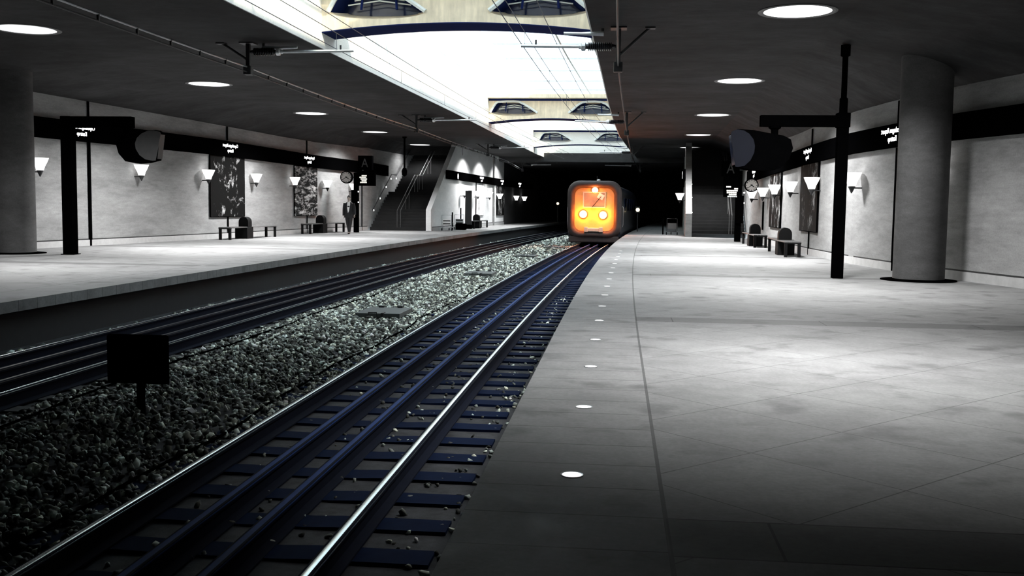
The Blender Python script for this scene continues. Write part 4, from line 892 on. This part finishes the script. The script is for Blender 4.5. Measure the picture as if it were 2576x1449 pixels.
# ------------------------------------------------------------------ the walking man
def man(loc, rz):
    r = thing('person', 'man in black suit and white open collar shirt walking on the left platform', 'person', loc, rz)
    def skin_mesh(nodes, edges):
        me = bpy.data.meshes.new('s'); me.from_pydata([n[0] for n in nodes], edges, []); o = bpy.data.objects.new('s', me); COL.objects.link(o)
        o.modifiers.new('k', 'SKIN'); sv = me.skin_vertices[0].data
        for i, n in enumerate(nodes): sv[i].radius = (n[1], n[2] if len(n) > 2 else n[1]); sv[i].use_root = (i == 0)
        sb = o.modifiers.new('b', 'SUBSURF'); sb.levels = 2; sb.render_levels = 2
        dg = bpy.context.evaluated_depsgraph_get(); em = bpy.data.meshes.new_from_object(o.evaluated_get(dg))
        vs = [v.co.copy() for v in em.vertices]; fs = [tuple(p.vertices) for p in em.polygons]
        bpy.data.objects.remove(o); bpy.data.meshes.remove(me); bpy.data.meshes.remove(em); return vs, fs
    # joints: facing -y; his right arm is at -x
    N = [((0, 0.02, 0.95), .14, .10), ((0, 0.02, 1.15), .13, .095), ((0, 0.0, 1.36), .15, .10), ((0, 0.0, 1.47), .075, .07), ((0, -0.01, 1.54), .052, .055), ((0, -0.02, 1.61), .062, .078), ((0, -0.02, 1.70), .075, .095), ((0, -0.01, 1.78), .062, .080),
         ((-0.19, 0.0, 1.42), .055), ((-0.24, 0.03, 1.14), .042), ((-0.25, 0.0, 0.90), .030), ((-0.25, -0.02, 0.83), .036, .022),
         ((0.19, 0.0, 1.42), .055), ((0.25, 0.02, 1.14), .042), ((0.29, -0.12, 0.93), .030), ((0.30, -0.17, 0.87), .036, .022),
         ((-0.09, 0.02, 0.88), .085), ((-0.06, 0.0, 0.50), .058), ((-0.02, 0.16, 0.10), .036), ((-0.02, 0.08, 0.045), .036), ((-0.02, -0.03, 0.03), .030),
         ((0.09, 0.02, 0.88), .085), ((0.075, -0.06, 0.50), .058), ((0.03, -0.14, 0.10), .036), ((0.03, -0.24, 0.05), .036), ((0.03, -0.33, 0.045), .030)]
    E_ = [(0, 1), (1, 2), (2, 3), (3, 4), (4, 5), (5, 6), (6, 7), (2, 8), (8, 9), (9, 10), (10, 11), (2, 12), (12, 13), (13, 14), (14, 15), (0, 16), (16, 17), (17, 18), (18, 19), (19, 20), (0, 21), (21, 22), (22, 23), (23, 24), (24, 25)]
    b = MB(); b.add(*skin_mesh(N, E_))
    for (hx, hy, hz, s_) in ((-0.25, -0.02, 0.83, -1), (0.30, -0.17, 0.87, 1)):
        for k in range(4):
            oy = -0.03+0.02*k; ln = (0.062, 0.074, 0.070, 0.055)[k]
            b.add(*skin_mesh([((hx, hy+oy, hz-0.02), .011), ((hx+s_*0.004, hy+oy, hz-0.055), .0095), ((hx-s_*0.006, hy+oy-0.004, hz-0.055-ln*0.45), .0085), ((hx-s_*0.024, hy+oy-0.006, hz-0.05-ln*0.85), .0075)], [(0, 1), (1, 2), (2, 3)]))
        b.add(*skin_mesh([((hx, hy-0.02, hz+0.02), .013), ((hx-s_*0.02, hy-0.055, hz-0.015), .011), ((hx-s_*0.026, hy-0.06, hz-0.05), .009)], [(0, 1), (1, 2)]))
    b.lathe([(0.0, -0.014), (0.012, -0.012), (0.016, 0.0), (0.006, 0.045), (0.0, 0.05)], 8, (0, -0.112, 1.655))                   # nose
    for sx in (-1, 1): b.lathe([(0.0, -0.008), (0.028, -0.004), (0.030, 0.004), (0.0, 0.008)], 10, (sx*0.080, 0.0, 1.675), axis='X')  # ears
    body = b.build('body', 'skin', r, smooth=True, local=True)
    f = MB()
    for sx in (-1, 1): f.box(sx*0.03-0.012, sx*0.03+0.012, -0.110, -0.100, 1.682, 1.692, 0.003); f.box(sx*0.03-0.018, sx*0.03+0.018, -0.112, -0.100, 1.702, 1.708, 0.002)
    f.box(-0.022, 0.022, -0.108, -0.098, 1.612, 1.619, 0.002); f.build('eyes_and_mouth', 'hair', r, local=True)
    h = MB(); rg = []
    for t in range(7):
        a = t/6*PI/2; z = 1.715+0.118*math.sin(a); k = math.cos(a) if t < 6 else 0.05
        rg.append([(0.086*k*math.cos(q), 0.0+0.106*k*math.sin(q)+0.01, z-0.035*(math.sin(q)+1)*0.5*(k)) for q in [2*PI*j/20 for j in range(20)]])
    h.loft(rg).build('hair', 'hair', r, smooth=True, local=True)
    def tubular(rings, m, nm):
        g = MB()
        for ring in rings: g.loft([[(c[0]+rx*math.cos(q), c[1]+ry*math.sin(q), c[2]) for q in [2*PI*j/18 for j in range(18)]] for (c, rx, ry) in ring])
        return g.build(nm, m, r, smooth=True, local=True)
    tubular([[((0, 0.02, 0.76), .235, .155), ((0, 0.02, 0.92), .215, .15), ((0, 0.01, 1.12), .195, .135), ((0, 0.0, 1.30), .225, .14), ((0, 0.01, 1.42), .215, .12), ((0, 0.01, 1.48), .13, .09), ((0, 0.015, 1.525), .072, .068)],
             [((-0.20, 0.0, 1.45), .065, .07), ((-0.225, 0.015, 1.30), .072, .075), ((-0.25, 0.03, 1.12), .062, .066), ((-0.255, 0.0, 0.90), .052, .056), ((-0.255, -0.005, 0.865), .053, .057)],
             [((0.20, 0.0, 1.45), .065, .07), ((0.235, 0.01, 1.30), .072, .075), ((0.262, 0.015, 1.12), .062, .066), ((0.292, -0.11, 0.95), .052, .056), ((0.297, -0.13, 0.915), .053, .057)]], 'suit', 'jacket')
    g = MB(); g.add([(-0.055, -0.088, 1.515), (0.065, -0.088, 1.515), (0.075, -0.128, 1.40), (0.05, -0.147, 1.25), (0.02, -0.146, 1.08), (-0.025, -0.144, 0.985), (-0.045, -0.146, 1.10), (-0.065, -0.147, 1.25), (-0.065, -0.126, 1.40)], [tuple(range(9))])
    o = g.build('shirt', 'shirt', r, local=True); md = o.modifiers.new('t', 'SOLIDIFY'); md.thickness = 0.012
    tubular([[((-0.09, 0.02, 0.92), .125, .13), ((-0.085, 0.015, 0.75), .10, .115), ((-0.06, 0.0, 0.50), .082, .09), ((-0.03, 0.12, 0.20), .066, .075), ((-0.02, 0.15, 0.09), .062, .072)],
             [((0.09, 0.02, 0.92), .125, .13), ((0.09, -0.02, 0.75), .10, .115), ((0.075, -0.06, 0.50), .082, .09), ((0.04, -0.12, 0.20), .066, .075), ((0.03, -0.145, 0.09), .062, .072)]], 'trouser', 'trousers')
    for (sx, sy) in ((-0.02, 0.05), (0.03, -0.25)):
        s_ = MB(); s_.loft([[(sx+rx*math.cos(q)*1.0, sy+0.02+ry*math.sin(q), z) for q in [2*PI*j/16 for j in range(16)]] for (rx, ry, z) in ((.046, .14, 0.0), (.050, .145, 0.03), (.047, .125, 0.06))])
        s_.loft([[(sx+rx*math.cos(q), sy+0.09+ry*math.sin(q), z) for q in [2*PI*j/16 for j in range(16)]] for (rx, ry, z) in ((.046, .065, 0.05), (.045, .06, 0.10), (.042, .055, 0.125))]); s_.build('shoe', 'shoe', r, smooth=True, local=True)
    return r
man((-12.72, 46.9, 0.0), 0.10)
